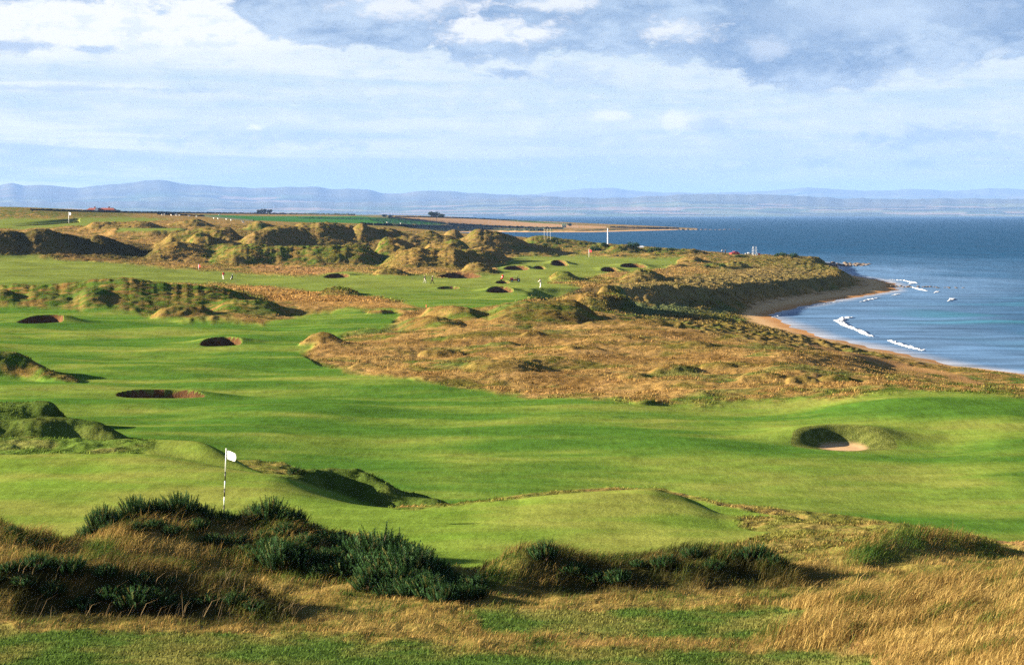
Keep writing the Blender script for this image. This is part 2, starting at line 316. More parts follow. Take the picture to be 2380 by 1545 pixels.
bunker(1555, 655, 66, 12, 1.08, 'sandy bunker at the far green nearest the sea')
bunker(35, 552, 60, 14, 1.15, 'far bunker in the upper left green slope')

# ------------------------------------------------------------------ cover of the ground
def poly_sd(pts, x, y):
    """signed distance to a polygon in screen-sized units, positive inside"""
    best = np.full(x.shape, 1e12, np.float32); ins = np.zeros(x.shape, bool)
    n = len(pts)
    for k in range(n):
        (ax, ay), (bx, by) = pts[k], pts[(k + 1) % n]
        ex, ey = bx - ax, by - ay
        t = np.clip(((x - ax) * ex + (y - ay) * ey) / (ex * ex + ey * ey + 1e-9), 0, 1)
        best = np.minimum(best, (x - ax - t * ex) ** 2 + (y - ay - t * ey) ** 2)
        if ay != by:
            ins ^= ((ay > y) != (by > y)) & (x < ex * (y - ay) / (by - ay) + ax)
    return np.where(ins, 1, -1) * np.sqrt(best)

UU = np.repeat(U[None, :], NR, 0)
def region(pts, soft=6, nz=5, sc=1.0, dlo=0, dhi=1e9, use=None, seed=3):
    """0..1 cover inside an outline given on the open ground"""
    W = np.zeros((NR, NC), np.float32)
    V = V0 if use is None else use
    r0, r1 = int(np.searchsorted(D, dlo)), int(np.searchsorted(D, dhi))
    us = [p[0] for p in pts]; c0, c1 = int(ui(min(us) - 40)), int(ui(max(us) + 40)) + 1
    x = UU[r0:r1, c0:c1].astype(np.float32); y = V[r0:r1, c0:c1].astype(np.float32)
    sd = poly_sd(pts, x, y)
    sd = sd + nz * perlin(x / 60 * sc, y / 22 * sc, seed) + nz * .5 * perlin(x / 17 * sc, y / 7 * sc, seed + 1)
    W[r0:r1, c0:c1] = sstep(-soft, soft, sd)
    return W

# mown ground
fair1 = region([(-400, 742), (0, 746), (250, 759), (330, 768), (480, 783), (640, 790), (720, 770), (850, 752), (960, 760), (985, 768), (960, 792), (905, 806), (850, 812), (770, 852), (735, 862), (790, 893), (900, 918), (1100, 944), (1300, 968), (1550, 985), (1700, 985), (1900, 978), (2060, 972), (2200, 962), (2330, 962), (2850, 985), (2850, 1700), (-400, 1700)], soft=7, nz=6, dlo=84, dhi=420)
plateau = region([(-400, 1052), (560, 1052), (640, 1086), (700, 1126), (850, 1200), (980, 1243), (1130, 1226), (1300, 1205), (1480, 1190), (1620, 1192), (1760, 1228), (2100, 1262), (2480, 1330), (2850, 1420), (2850, 1800), (-400, 1800)], soft=3, nz=0, dlo=40, dhi=112)
fair1 *= (1 - plateau) 
fair2 = region([(-400, 628), (0, 622), (150, 634), (350, 646), (500, 662), (620, 668), (760, 674), (850, 662), (960, 672), (1100, 674), (1220, 668), (1205, 648), (1240, 634), (1290, 622), (1400, 625), (1560, 629), (1680, 630), (1660, 642), (1600, 660), (1500, 662), (1450, 678), (1345, 692), (1420, 702), (1380, 722), (1250, 742), (1150, 757), (1050, 752), (960, 735), (850, 718), (740, 706), (560, 694), (460, 694), (330, 690), (200, 694), (0, 708), (-400, 712)], soft=4, nz=4, dlo=300, dhi=900)
tee = np.maximum.reduce([region([(575, 616), (850, 616), (860, 664), (700, 672), (575, 662)], soft=4, nz=3, dlo=560, dhi=700, use=GY), region([(285, 806), (455, 806), (450, 850), (290, 850)], soft=4, nz=3, dlo=760, dhi=900, use=GY), region([(-200, 536), (120, 533), (330, 530), (440, 534), (330, 546), (200, 551), (60, 559), (-200, 560)], soft=3, nz=3, dlo=700, dhi=1400)])
green = region([(-400, 1107), (300, 1106), (480, 1106), (560, 1104), (640, 1110), (720, 1140), (820, 1185), (900, 1226), (985, 1243), (1130, 1232), (1280, 1214), (1480, 1198), (1560, 1197), (1660, 1212), (1780, 1240), (1900, 1262), (1905, 1285), (1840, 1315), (1700, 1342), (1500, 1358), (1300, 1370), (1150, 1385), (600, 1340), (-400, 1340)], soft=3, nz=2, dlo=56, dhi=104)
gfield = region([(478, 524), (640, 528), (870, 528), (960, 532.5), (1090, 546), (1075, 548.5), (900, 546), (700, 541.5), (600, 538)], soft=1, nz=.5, dlo=1000)
gfield2 = region([(1235, 539), (1300, 540.5), (1375, 547), (1300, 545)], soft=1, nz=.3, dlo=1500)
tfield = region([(985, 530.5), (1100, 533), (1240, 539.5), (1400, 550), (1480, 553), (1480, 557), (1350, 556), (1200, 553), (1110, 547), (1050, 538)], soft=1, nz=.5, dlo=1200)
lower = np.maximum(region([(1160, 1488), (1500, 1486), (1900, 1486), (1980, 1515), (1920, 1556), (1500, 1556), (1180, 1540)], soft=9, nz=10, dlo=40, dhi=60), region([(-400, 1532), (300, 1540), (700, 1552), (1050, 1574), (1150, 1594), (1500, 1584), (2120, 1592), (2150, 1700), (-400, 1700)], soft=10, nz=12, dlo=36, dhi=60))
path_near = region([(1380, 1558), (1600, 1556), (1800, 1562), (2000, 1576), (2300, 1572), (2300, 1592), (2000, 1600), (1750, 1590), (1500, 1578), (1380, 1572)], soft=7, nz=6, dlo=40, dhi=60)
path_far = region([(1965, 836), (2010, 846), (2100, 864), (2220, 890), (2330, 912), (2400, 935), (2390, 940), (2300, 920), (2200, 900), (2090, 872), (2000, 852)], soft=3, nz=2, dlo=120, dhi=400)
flat_tan = region([(560, 694), (740, 706), (860, 720), (960, 735), (1050, 752), (900, 760), (780, 752), (690, 740), (600, 716)], soft=6, nz=8, dlo=250, dhi=560)
dry_road = region([(600, 650), (760, 655), (900, 662), (900, 670), (760, 671), (620, 664)], soft=3, nz=4, dlo=400, dhi=700)
bare = np.clip(BARE, 0, 1)
mown = np.maximum.reduce([fair1, fair2 * (1 - .98 * sstep(.25, .6, bare)), tee])
green *= 1 - .98 * sstep(.3, .7, bare)
fair1 *= 1 - .98 * sstep(.3, .7, bare)
mown = np.maximum.reduce([fair1, fair2 * (1 - .98 * sstep(.25, .6, bare)), tee])
bare = bare * (1 - tee)
inb = CLS >= 100
beachw = sstep(1.5, -1.0, S - wb * .85 + 1.5 * perlin(GX / 3, GY / 4, 93)) * (Z < -16.5)
rough = np.clip(1 - np.maximum.reduce([mown, green, beachw, gfield, gfield2, tfield, path_near, path_far, lower * .8]), 0, 1)
rough = np.where(inb, 0, rough)

# tussocks and hummocks on everything that is not mown
nA = perlin(GX / 5.5, GY / 5.5, 51); nB = perlin(GX / 2.1, GY / 2.3, 52); nC = perlin(GX / .8, GY / .9, 53)
hum = 0.16 * nA + .13 * np.abs(nB) + .08 * nC
ampn = sstep(112, 150, GY) * (.8 + 1.0 * sstep(350, 650, GY))
Z += rough * hum * ampn * sstep(1500, 1000, GY) * (.35 + .65 * sstep(12, 60, S))
rg_ = 1 - 2 * np.abs(perlin(GX / 4.2, GY / 5.5, 66)); rg2 = 1 - 2 * np.abs(perlin(GX / 1.9, GY / 2.4, 67))
Z += rough * bare * sstep(110, 150, GY) * (.16 * rg_ + .12 * rg2) * (.55 + .75 * sstep(250, 650, GY)) * sstep(1400, 1000, GY)
Z += rough * (1 - sstep(105, 140, GY)) * (.10 * perlin(GX / 1.3, GY / 1.3, 54) + .05 * perlin(GX / .5, GY / .5, 55)) * sstep(20, 45, GY)
big = perlin(GX / 13, GY / 14, 57)
Z += rough * sstep(150, 175, GY) * sstep(340, 310, GY) * (.52 * perlin(GX / 15, GY / 17, 59) + .2 * perlin(GX / 6.5, GY / 8, 68)) * sstep(10, 60, S)
Z += rough * sstep(500, 620, GY) * sstep(1200, 900, GY) * sstep(6, 30, S) * (.6 * np.maximum(big, -.2) + .25 * np.abs(perlin(GX / 5, GY / 6, 58)))
sct = perlin(GX / 1.7, GY / 2.0, 60)
coastw = sstep(wb + 40, wb + 6, S) * sstep(wb - 1, wb + 3, S) * sstep(230, 320, GY) * sstep(1000, 900, GY)
Z += coastw * (.45 * np.maximum(sct, -.3) + .2 * perlin(GX / .8, GY / .9, 61)) * rough

# ---- colours of what grows or lies there
def C(*c): return np.array(c, np.float32)
def mixc(A, B, w): return A + (B - A) * np.asarray(w, np.float32)[..., None]
one = np.ones((NR, NC, 3), np.float32)
n1 = fbm(GX / 11, GY / 9, 3, 71); n2 = fbm(GX / 3.1, GY / 3.0, 3, 73); n3 = perlin(GX / .9, GY / .9, 75); n4 = fbm(GX / 45, GY / 40, 2, 77)
far_soft = sstep(2500, 600, GY)
tan = one * C(.300, .190, .064); straw = one * C(.36, .22, .085); olive = one * C(.110, .105, .022); dgreen = one * C(.040, .074, .014); bgreen = one * C(.062, .120, .017)
RC = mixc(tan, straw, sstep(-.2, .6, n2))
RC = mixc(RC, olive, sstep(.0, .75, n1 + .6 * n2 + .12 * bare) * .9)
RC = mixc(RC, mixc(olive * .9, one * C(.19, .13, .040), sstep(-.5, .3, n2)), bare * .6 * sstep(110, 160, GY))
RC = mixc(RC, one * C(.225, .135, .042), sstep(.1, .7, -n1 - .4 * n2) * .6)
gsel = sstep(.35, .9, n2 * .8 + n4 + .25 * n3)
RC = mixc(RC, bgreen, gsel * .7)
RC = mixc(RC, one * C(.15, .085, .028), sstep(.05, .5, perlin(GX / 8, GY / 12, 76)) * .55 * sstep(140, 160, GY) * sstep(420, 350, GY))
RC = mixc(RC, one * C(.085, .125, .030), sstep(.25, .6, perlin(GX / 10, GY / 14, 79) + .3 * n2) * .7 * sstep(140, 160, GY) * sstep(420, 350, GY))
# greener belts
def tint(W, colr, k):
    global RC
    RC = mixc(RC, one * C(*colr), W * k)
gb = [([(-400, 700), (300, 690), (640, 735), (720, 765), (480, 785), (100, 765), (-400, 760)], .85), ([(1262, 578), (1700, 604), (1660, 632), (1480, 625), (1300, 610)], .75), ([(-300, 490), (330, 512), (330, 530), (-300, 533)], .9), ([(1480, 748), (1620, 742), (1760, 758), (1640, 772), (1500, 768)], .75), ([(1560, 975), (1800, 968), (2050, 950), (2480, 930), (2500, 975), (2000, 985), (1560, 1000)], .75), ([(-400, 850), (240, 850), (240, 940), (-400, 940)], .85), ([(-400, 960), (400, 975), (400, 1085), (-400, 1085)], .95), ([(640, 1100), (1200, 1140), (1200, 1250), (640, 1240)], .9), ([(900, 745), (1100, 742), (1100, 750), (900, 752)], .7), ([(1730, 625), (2010, 630), (2040, 660), (1830, 660), (1730, 680)], .6), ([(1700, 770), (2000, 820), (2500, 935), (2500, 915), (2150, 850), (1860, 770)], .75), ([(860, 548), (1100, 552), (1350, 560), (1350, 568), (1100, 565), (860, 556)], .8)]
for pts, k in gb:
    w = region(pts, soft=10, nz=10, dlo=44)
    nn = sstep(-.5, .35, n2 + .4 * n3)
    RC = mixc(RC, mixc(dgreen, bgreen, sstep(-.3, .4, n2)), w * k * nn)
w = region([(500, 590), (930, 590), (960, 652), (700, 657), (500, 648)], soft=8, nz=6, dlo=560, dhi=672); RC = mixc(RC, mixc(dgreen, bgreen, sstep(-.3, .4, n2)), w * .85 * sstep(-.5, .35, n2 + .4 * n3))
w = region([(520, 560), (1240, 560), (1240, 622), (520, 622)], soft=8, nz=6, dlo=674, dhi=900); RC = mixc(RC, mixc(one * C(.22, .145, .055), olive, sstep(-.3, .5, n2)), w * .88)
w = region([(-300, 575), (60, 575), (240, 585), (370, 600), (380, 640), (150, 632), (-300, 612)], soft=8, nz=6, dlo=560, dhi=760); RC = mixc(RC, mixc(one * C(.050, .046, .018), one * C(.085, .068, .026), sstep(-.3, .5, n2)), w * .8)  # shade on the big far-left dune face, painted into its cover colour
# blue green marram patch and tan headland
tint(region([(1500, 742), (1640, 742), (1790, 758), (1700, 772), (1560, 768)], soft=8, nz=8, dlo=250, dhi=460), (.14, .19, .09), .8)
tint(region([(1500, 700), (1700, 672), (1900, 650), (2080, 672), (2080, 690), (1800, 730), (1600, 740)], soft=12, nz=8, dlo=320, dhi=900), (.30, .22, .10), .55)
# fore dune fronts get painted shade; near rough gets an olive mix
shade_band = sstep(52.2, 53.2, GY) * sstep(56.6, 55.6, GY) * sstep(800, 640, UU) + sstep(57.4, 58.4, GY) * sstep(62.5, 61.2, GY) * sstep(1230, 1330, UU) * sstep(2080, 1900, UU)
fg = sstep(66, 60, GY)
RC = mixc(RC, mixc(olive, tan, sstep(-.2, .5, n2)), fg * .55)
RC = mixc(RC, mixc(one * C(.030, .032, .012), one * C(.080, .066, .022), sstep(-.2, .6, n2)), shade_band * .85)  # near-black fronts: shade painted into the ground colour
plw = plateau * sstep(62, 66, GY)
RC = mixc(RC, mixc(one * C(.115, .145, .028), one * C(.23, .17, .055), sstep(-.1, .6, n2 + .5 * n3)), plw * .75)
bk = region([(-400, 92), (560, 92), (640, 90), (650, 97), (520, 106), (-400, 106)], soft=2, nz=1, dlo=84, dhi=112, use=GY)
RC = mixc(RC, mixc(one * C(.085, .150, .025), one * C(.15, .17, .045), sstep(-.2, .6, n2)), bk * .85)
hg = np.maximum(region([(650, 84), (1210, 84), (1210, 98), (650, 98)], soft=2, nz=1, dlo=80, dhi=112, use=GY), region([(-400, 111), (400, 111), (400, 131), (-400, 131)], soft=2, nz=1, dlo=104, dhi=140, use=GY))
RC = mixc(RC, mixc(one * C(.045, .085, .016), one * C(.085, .125, .026), sstep(-.3, .5, n2 + .4 * n3)), hg * .85)
RC = mixc(RC, mixc(dgreen, olive, sstep(-.6, .3, n2)), coastw * .42)
# mown turf
f1 = fbm(GX / 30, GY / 11, 3, 81); f2 = fbm(GX / 6, GY / 3.4, 2, 83)
FC = mixc(one * C(.068, .150, .022), one * C(.150, .215, .036), sstep(-.45, .45, f1 + .35 * f2))
FC = mixc(FC, one * C(.225, .240, .055), sstep(.2, .9, f1 * .6 + f2 * .5 + .1) * .7)
FC = mixc(FC, one * C(.195, .230, .050), sstep(300, 460, GY) * .75)
GC = mixc(one * C(.150, .230, .034), one * C(.225, .250, .052), sstep(-.5, .5, fbm(GX / 9, GY / 6, 3, 85)))
GC = mixc(GC, one * C(.115, .205, .024), sstep(.1, .8, perlin(GX / 4, GY / 2.5, 86)) * .5)
LC = mixc(one * C(.070, .122, .024), one * C(.16, .16, .042), sstep(-.35, .7, n2 + .5 * n3))
COLR = RC
COLR = mixc(COLR, one * C(.33, .19, .062), flat_tan * (1 - bare) * .8)
COLR = mixc(COLR, one * C(.36, .19, .085), dry_road * (1 - bare) * .6)
COLR = mixc(COLR, FC, mown)
COLR = mixc(COLR, GC, green)
COLR = mixc(COLR, LC, lower)
COLR = mixc(COLR, one * C(.27, .15, .06), path_near * (.15 + .35 * sstep(-.3, .4, n2)))
COLR = mixc(COLR, one * C(.36, .20, .085), path_far * .8)
hayrow = .5 + .5 * np.sin(GX * .5 + GY * .12)
COLR = mixc(COLR, mixc(one * C(.040, .150, .035), one * C(.055, .175, .040), sstep(-.4, .4, n4)), gfield * (1 - bare))
COLR = mixc(COLR, one * C(.06, .14, .035), gfield2)
COLR = mixc(COLR, mixc(one * C(.42, .25, .12), one * C(.48, .30, .16), hayrow), tfield * (1 - bare))
wet = sstep(4.5, 1.0, S)
SC = mixc(one * C(.64, .41, .20), one * C(.52, .27, .11), wet)
SC = mixc(SC, one * C(.16, .11, .07), sstep(.45, .8, perlin(GX / 2.2, GY / 1.1, 91) * .6 + sstep(5, 8, S) * sstep(12, 9, S) * .5) * .8)
COLR = mixc(COLR, SC, beachw)
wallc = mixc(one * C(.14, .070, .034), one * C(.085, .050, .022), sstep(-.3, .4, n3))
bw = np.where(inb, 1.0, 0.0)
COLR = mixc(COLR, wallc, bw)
b0 = (CLS == 100).astype(np.float32)
COLR = mixc(COLR, mixc(one * C(.090, .110, .026), one * C(.150, .170, .042), sstep(-.3, .5, perlin(GX / .45, GY / .45, 95))), b0)
COLR = mixc(COLR, one * C(.50, .33, .18), SANDF * b0)
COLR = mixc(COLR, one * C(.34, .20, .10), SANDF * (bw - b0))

CLS = np.where((CLS == 0) & (mown > .5), 1, CLS)
CLS = np.where((CLS <= 1) & (green > .5), 2, CLS)
CLS = np.where((CLS <= 1) & (beachw > .5), 3, CLS)
CLS = np.where((CLS <= 1) & ((gfield > .5) | (tfield > .5) | (gfield2 > .5)), 4, CLS)
CLS = np.where((CLS <= 1) & (path_near > .5), 5, CLS)
CLS = np.where((CLS <= 1) & (path_far > .5), 5, CLS)
Vf = VH - Z * F / D[:, None]

def ground(x, y): return sample(Z, x, y)

# ------------------------------------------------------------------ object helpers
def tag(o, label=None, cat=None, group=None, kind=None):
    if label: o['label'] = label
    if cat: o['category'] = cat
    if group: o['group'] = group
    if kind: o['kind'] = kind
    return o
def link(name, me, mats=None, parent=None):
    o = bpy.data.objects.new(name, me); col.objects.link(o)
    if mats is not None:
        for m in (mats if isinstance(mats, (list, tuple)) else [mats]): me.materials.append(m)
    if parent is not None: o.parent = parent
    return o
def empty(name, loc, rz=0, label=None, cat=None, group=None):
    o = bpy.data.objects.new(name, None); col.objects.link(o)
    o.location = loc; o.rotation_euler = (0, 0, rz); o.empty_display_size = .2
    return tag(o, label, cat, group)
def fast_mesh(name, verts, loops, starts, totals, colors=None, smooth=True):
    me = bpy.data.meshes.new(name)
    me.vertices.add(len(verts)); me.vertices.foreach_set('co', np.ascontiguousarray(verts, np.float32).ravel())
    me.loops.add(len(loops)); me.loops.foreach_set('vertex_index', np.ascontiguousarray(loops, np.int32))
    me.polygons.add(len(starts)); me.polygons.foreach_set('loop_start', np.ascontiguousarray(starts, np.int32))
    me.polygons.foreach_set('loop_total', np.ascontiguousarray(totals, np.int32))
    me.polygons.foreach_set('use_smooth', np.full(len(starts), smooth, bool))
    if colors is not None:
        a = me.attributes.new('cover', 'FLOAT_COLOR', 'POINT')
        c4 = np.ones((len(verts), 4), np.float32); c4[:, :3] = colors
        a.data.foreach_set('color', c4.ravel())
    me.update(calc_edges=True)
    return me
def quads_mesh(name, verts, quads, colors=None, smooth=True):
    n = len(quads)
    return fast_mesh(name, verts, np.asarray(quads).ravel(), np.arange(n) * 4, np.full(n, 4), colors, smooth)

class MB:
    """collects shapes into one mesh"""
    def __init__(s): s.v = []; s.f = []; s.m = []
    def add(s, vs, fs, mi=0):
        b = len(s.v); s.v += [tuple(v) for v in vs]; s.f += [tuple(i + b for i in f) for f in fs]; s.m += [mi] * len(fs); return s
    def box(s, c, size, rot=None, mi=0, taper=1.0):
        x, y, z = [q / 2 for q in size]
        vs = [Vector((sx * x * (taper if sz > 0 else 1), sy * y * (taper if sz > 0 else 1), sz * z)) for sz in (-1, 1) for sy in (-1, 1) for sx in (-1, 1)]
        if rot: vs = [rot @ v for v in vs]
        vs = [v + Vector(c) for v in vs]
        return s.add(vs, [(0, 2, 3, 1), (4, 5, 7, 6), (0, 1, 5, 4), (2, 6, 7, 3), (0, 4, 6, 2), (1, 3, 7, 5)], mi)
    def tube(s, pts, rad, n=8, mi=0, cap=True):
        pts = [Vector(p) for p in pts]; rads = rad if isinstance(rad, (list, tuple)) else [rad] * len(pts)
        vs = []; fs = []
        for k, p in enumerate(pts):
            t = (pts[min(k + 1, len(pts) - 1)] - pts[max(k - 1, 0)]).normalized()
            q = t.to_track_quat('Z', 'Y')
            for a in range(n):
                vs.append(p + q @ Vector((math.cos(2 * math.pi * a / n) * rads[k], math.sin(2 * math.pi * a / n) * rads[k], 0)))
        for k in range(len(pts) - 1):
            for a in range(n):
                b = (a + 1) % n
                fs.append((k * n + a, k * n + b, (k + 1) * n + b, (k + 1) * n + a))
        if cap:
            fs.append(tuple(range(n))[::-1]); fs.append(tuple((len(pts) - 1) * n + a for a in range(n)))
        return s.add(vs, fs, mi)
    def ball(s, c, r, seg=10, ring=7, mi=0):
        r = r if isinstance(r, (tuple, list)) else (r, r, r); vs = []; fs = []
        for i in range(ring + 1):
            th = math.pi * i / ring
            for j in range(seg):
                ph = 2 * math.pi * j / seg
                vs.append((c[0] + r[0] * math.sin(th) * math.cos(ph), c[1] + r[1] * math.sin(th) * math.sin(ph), c[2] + r[2] * math.cos(th)))
        for i in range(ring):
            for j in range(seg):
                k = (j + 1) % seg
                fs.append((i * seg + j, (i + 1) * seg + j, (i + 1) * seg + k, i * seg + k))
        return s.add(vs, fs, mi)
    def build(s, name, mats, parent=None, smooth=False):
        me = bpy.data.meshes.new(name); me.from_pydata(s.v, [], s.f)
        o = link(name, me, mats, parent)
        me.polygons.foreach_set('material_index', s.m)
        if smooth: me.polygons.foreach_set('use_smooth', [True] * len(s.f))
        me.update(); return o

# ------------------------------------------------------------------ materials
class G:
    """tiny node builder"""
    def __init__(s, nt): s.nt = nt; s.n = nt.nodes; s.l = nt.links
    def node(s, t, **kw):
        n = s.n.new(t)
        for k, v in kw.items(): setattr(n, k, v)
        return n
    def put(s, sock, v):
        if isinstance(v, bpy.types.NodeSocket): s.l.new(v, sock)
        else: sock.default_value = v
    def m(s, op, a, b=0.0, c=0.0, clamp=False):
        n = s.node('ShaderNodeMath', operation=op, use_clamp=clamp)
        s.put(n.inputs[0], a); s.put(n.inputs[1], b)
        if len(n.inputs) > 2: s.put(n.inputs[2], c)
        return n.outputs[0]
    def ss(s, a, b, x):
        n = s.node('ShaderNodeMapRange', interpolation_type='SMOOTHSTEP')
        s.put(n.inputs[0], x); s.put(n.inputs[1], a); s.put(n.inputs[2], b); s.put(n.inputs[3], 0.0); s.put(n.inputs[4], 1.0)
        return n.outputs[0]
    def mix(s, f, a, b, mode='MIX'):
        n = s.node('ShaderNodeMix', data_type='RGBA', blend_type=mode)
        s.put(n.inputs[0], f); s.put(n.inputs[6], a); s.put(n.inputs[7], b); return n.outputs[2]
    def noise(s, vec, scale, detail=3, rough=.5, dist=0.0):
        n = s.node('ShaderNodeTexNoise'); s.put(n.inputs['Vector'], vec)
        n.inputs['Scale'].default_value = scale; n.inputs['Detail'].default_value = detail; n.inputs['Roughness'].default_value = rough; n.inputs['Distortion'].default_value = dist
        return n.outputs[0]
    def xyz(s, x, y, z):
        n = s.node('ShaderNodeCombineXYZ'); s.put(n.inputs[0], x); s.put(n.inputs[1], y); s.put(n.inputs[2], z); return n.outputs[0]

def rgba(c): return (c[0], c[1], c[2], 1.0)
def new_mat(name):
    m = bpy.data.materials.new(name); m.use_nodes = True; nt = m.node_tree
    for n in list(nt.nodes): nt.nodes.remove(n)
    g = G(nt); out = g.node('ShaderNodeOutputMaterial'); return m, g, out
def plain(name, c, rough=.6, spec=.3, var=.12, scale=8.0, metal=0.0):
    m, g, out = new_mat(name)
    p = g.node('ShaderNodeBsdfPrincipled'); tc = g.node('ShaderNodeTexCoord')
    nz = g.noise(tc.outputs['Object'], scale, 4, .6)
    f = g.m('MULTIPLY_ADD', nz, 2 * var, 1 - var)
    colr = g.mix(1.0, rgba(c), g.xyz(f, f, f), 'MULTIPLY')
    g.put(p.inputs['Base Color'], colr); p.inputs['Roughness'].default_value = rough; p.inputs['Specular IOR Level'].default_value = spec; p.inputs['Metallic'].default_value = metal
    g.l.new(p.outputs[0], out.inputs[0]); return m

def ground_mat(name, fine=3.0, amp=.5, bump=.5, bscale=6.0, bdist=.05, grain=0.0):
    m, g, out = new_mat(name)
    at = g.node('ShaderNodeAttribute', attribute_name='cover'); geo = g.node('ShaderNodeNewGeometry')
    pos = geo.outputs['Position']
    a = g.noise(pos, fine, 5, .65); b = g.noise(pos, fine * .17, 3, .5)
    b = g.noise(pos, fine * .28, 4, .6)
    f = g.m('ADD', g.m('MULTIPLY_ADD', a, amp, 1 - amp / 2), g.m('MULTIPLY_ADD', b, amp * 1.3, -amp * .65), clamp=False)
    if grain:
        mp = g.node('ShaderNodeMapping'); g.l.new(pos, mp.inputs[0]); mp.inputs['Scale'].default_value = (3.6, .45, 1.0)
        f = g.m('ADD', f, g.m('MULTIPLY_ADD', g.noise(mp.outputs[0], 1.0, 3, .7), grain, -grain / 2))
    f = g.m('MAXIMUM', f, .25)
    colr = g.mix(1.0, at.outputs['Color'], g.xyz(f, f, f), 'MULTIPLY')
    p = g.node('ShaderNodeBsdfDiffuse'); g.put(p.inputs['Color'], colr)
    bn = g.node('ShaderNodeBump'); bn.inputs['Strength'].default_value = bump; bn.inputs['Distance'].default_value = bdist
    g.put(bn.inputs['Height'], g.noise(pos, bscale, 5, .65)); g.l.new(bn.outputs[0], p.inputs['Normal'])
    g.l.new(p.outputs[0], out.inputs[0]); return m
M_rough = ground_mat('rough_turf', 2.2, .9, .8, 3.5, .12)
M_turf = ground_mat('mown_turf', 1.9, .8, .5, 7.0, .05, grain=.9)
M_sand = ground_mat('sand', 3.0, .25, .35, 4.0, .05)
M_field = ground_mat('crop_field', .5, .25, .3, .8, .1)
M_wall = ground_mat('turf_revetment', 6.0, .9, .9, 9.0, .10)
def blade_mat(name, trans=.35):
    m, g, out = new_mat(name)
    at = g.node('ShaderNodeAttribute', attribute_name='cover')
    d = g.node('ShaderNodeBsdfDiffuse'); t = g.node('ShaderNodeBsdfTranslucent'); mx = g.node('ShaderNodeMixShader')
    geo = g.node('ShaderNodeNewGeometry'); nz = g.noise(geo.outputs['Position'], 7.0, 2)
    f = g.m('MULTIPLY_ADD', nz, .5, .75); c = g.mix(1.0, at.outputs['Color'], g.xyz(f, f, f), 'MULTIPLY')
    g.put(d.inputs[0], c); g.put(t.inputs[0], c); mx.inputs[0].default_value = trans
    g.l.new(d.outputs[0], mx.inputs[1]); g.l.new(t.outputs[0], mx.inputs[2]); g.l.new(mx.outputs[0], out.inputs[0]); return m
M_blade = blade_mat('grass_blades', .22)

# ------------------------------------------------------------------ ground objects
keep = ~((Z[:-1, :-1] < -23.5) & (Z[1:, 1:] < -23.5) & (Z[1:, :-1] < -23.5) & (Z[:-1, 1:] < -23.5))
fcls = CLS[:-1, :-1]
VERT = np.stack([GX, GY, Z], -1).reshape(-1, 3).astype(np.float32)
ALB = .74
VC = COLR.reshape(-1, 3) * ALB
idx = np.arange(NR * NC).reshape(NR, NC)
Q = np.stack([idx[:-1, :-1], idx[:-1, 1:], idx[1:, 1:], idx[1:, :-1]], -1)
def cut(name, mask, mat, parent=None):
    q = Q[mask]
    if not len(q): return None
    used, inv = np.unique(q.ravel(), return_inverse=True)
    me = quads_mesh(name, VERT[used], inv.reshape(-1, 4), VC[used])
    return link(name, me, mat, parent)
for cid, nm, mt in ((0, 'ground', M_rough), (1, 'fairway', M_turf), (2, 'putting_green', M_turf), (3, 'beach', M_sand), (4, 'farm_field', M_field), (5, 'footpath', M_rough)):
    o = cut(nm, keep & (fcls == cid), mt)
    if o: tag(o, kind='structure')
sandface = SANDF[:-1, :-1] > .5
for k, (label, x0, y0, z0) in enumerate(BUNK):
    e = empty('sand_bunker', (0, 0, 0), 0, label, 'bunker', 'sand bunkers on the golf course')
    mk = fcls == 100 + k
    cut('turf_wall', mk & ~sandface, M_wall, e); cut('sand', mk & sandface, M_sand, e)

# ------------------------------------------------------------------ sea
us = np.concatenate([np.arange(-3000, 1100, 120), np.arange(1100, 2900, 7), np.arange(2900, 8000, 130)])
ds = np.concatenate([np.arange(60, 230, 10), np.arange(230, 700, 2.0), np.arange(700, 1100, 6), np.geomspace(1100, 60000, 90)])
sx = (us[None, :] - UC) / F * ds[:, None]; sy = np.repeat(ds[:, None], len(us), 1)
ss_ = -shore_dist(sx, sy).astype(np.float64)
swell = .16 * np.sin(sx * .30 + 1.8 * perlin(sx / 60, sy / 60, 3) + sy * .06) * sstep(3, 20, ss_) * sstep(900, 300, sy)
sz = SEA + swell * .6
nzs = perlin(sx / 40, sy / 60, 101); nzl = perlin(sx / 14, sy / 45, 102)
shal = sstep(75, 6, ss_ + 22 * nzs + 8 * nzl) * sstep(1000, 760, sy)
shal = np.maximum(shal, .35 * sstep(1600, 700, sy) * sstep(170, 40, ss_ + 40 * nzs))
turq = sstep(.05, .5, perlin(sx / 30, sy / 26, 105) + .25) * sstep(14, 40, ss_) * sstep(560, 380, sy)
deep = np.ones(sx.shape + (3,), np.float32) * C(.004, .046, .108)
wc = mixc(deep, np.ones_like(deep) * C(.012, .070, .150), sstep(1500, 600, sy) * .6)
wc = mixc(wc, np.ones_like(deep) * C(.11, .20, .34), shal * .75)
wc = mixc(wc, np.ones_like(deep) * C(.030, .16, .22), turq * .75 * sstep(4, 20, ss_))
wc = mixc(wc, np.ones_like(deep) * C(.40, .38, .38), sstep(5, 0, ss_ + 2 * nzl) * .6 * sstep(2000, 900, sy))
ni, nj = sx.shape; ii = np.arange(ni * nj).reshape(ni, nj)
q = np.stack([ii[:-1, :-1], ii[:-1, 1:], ii[1:, 1:], ii[1:, :-1]], -1)
kp = (ss_[:-1, :-1] > -25) | (ss_[1:, 1:] > -25)
m, g, out = new_mat('sea_water')
at = g.node('ShaderNodeAttribute', attribute_name='cover'); geo = g.node('ShaderNodeNewGeometry')
sep = g.node('ShaderNodeSeparateXYZ'); g.l.new(geo.outputs['Position'], sep.inputs[0])
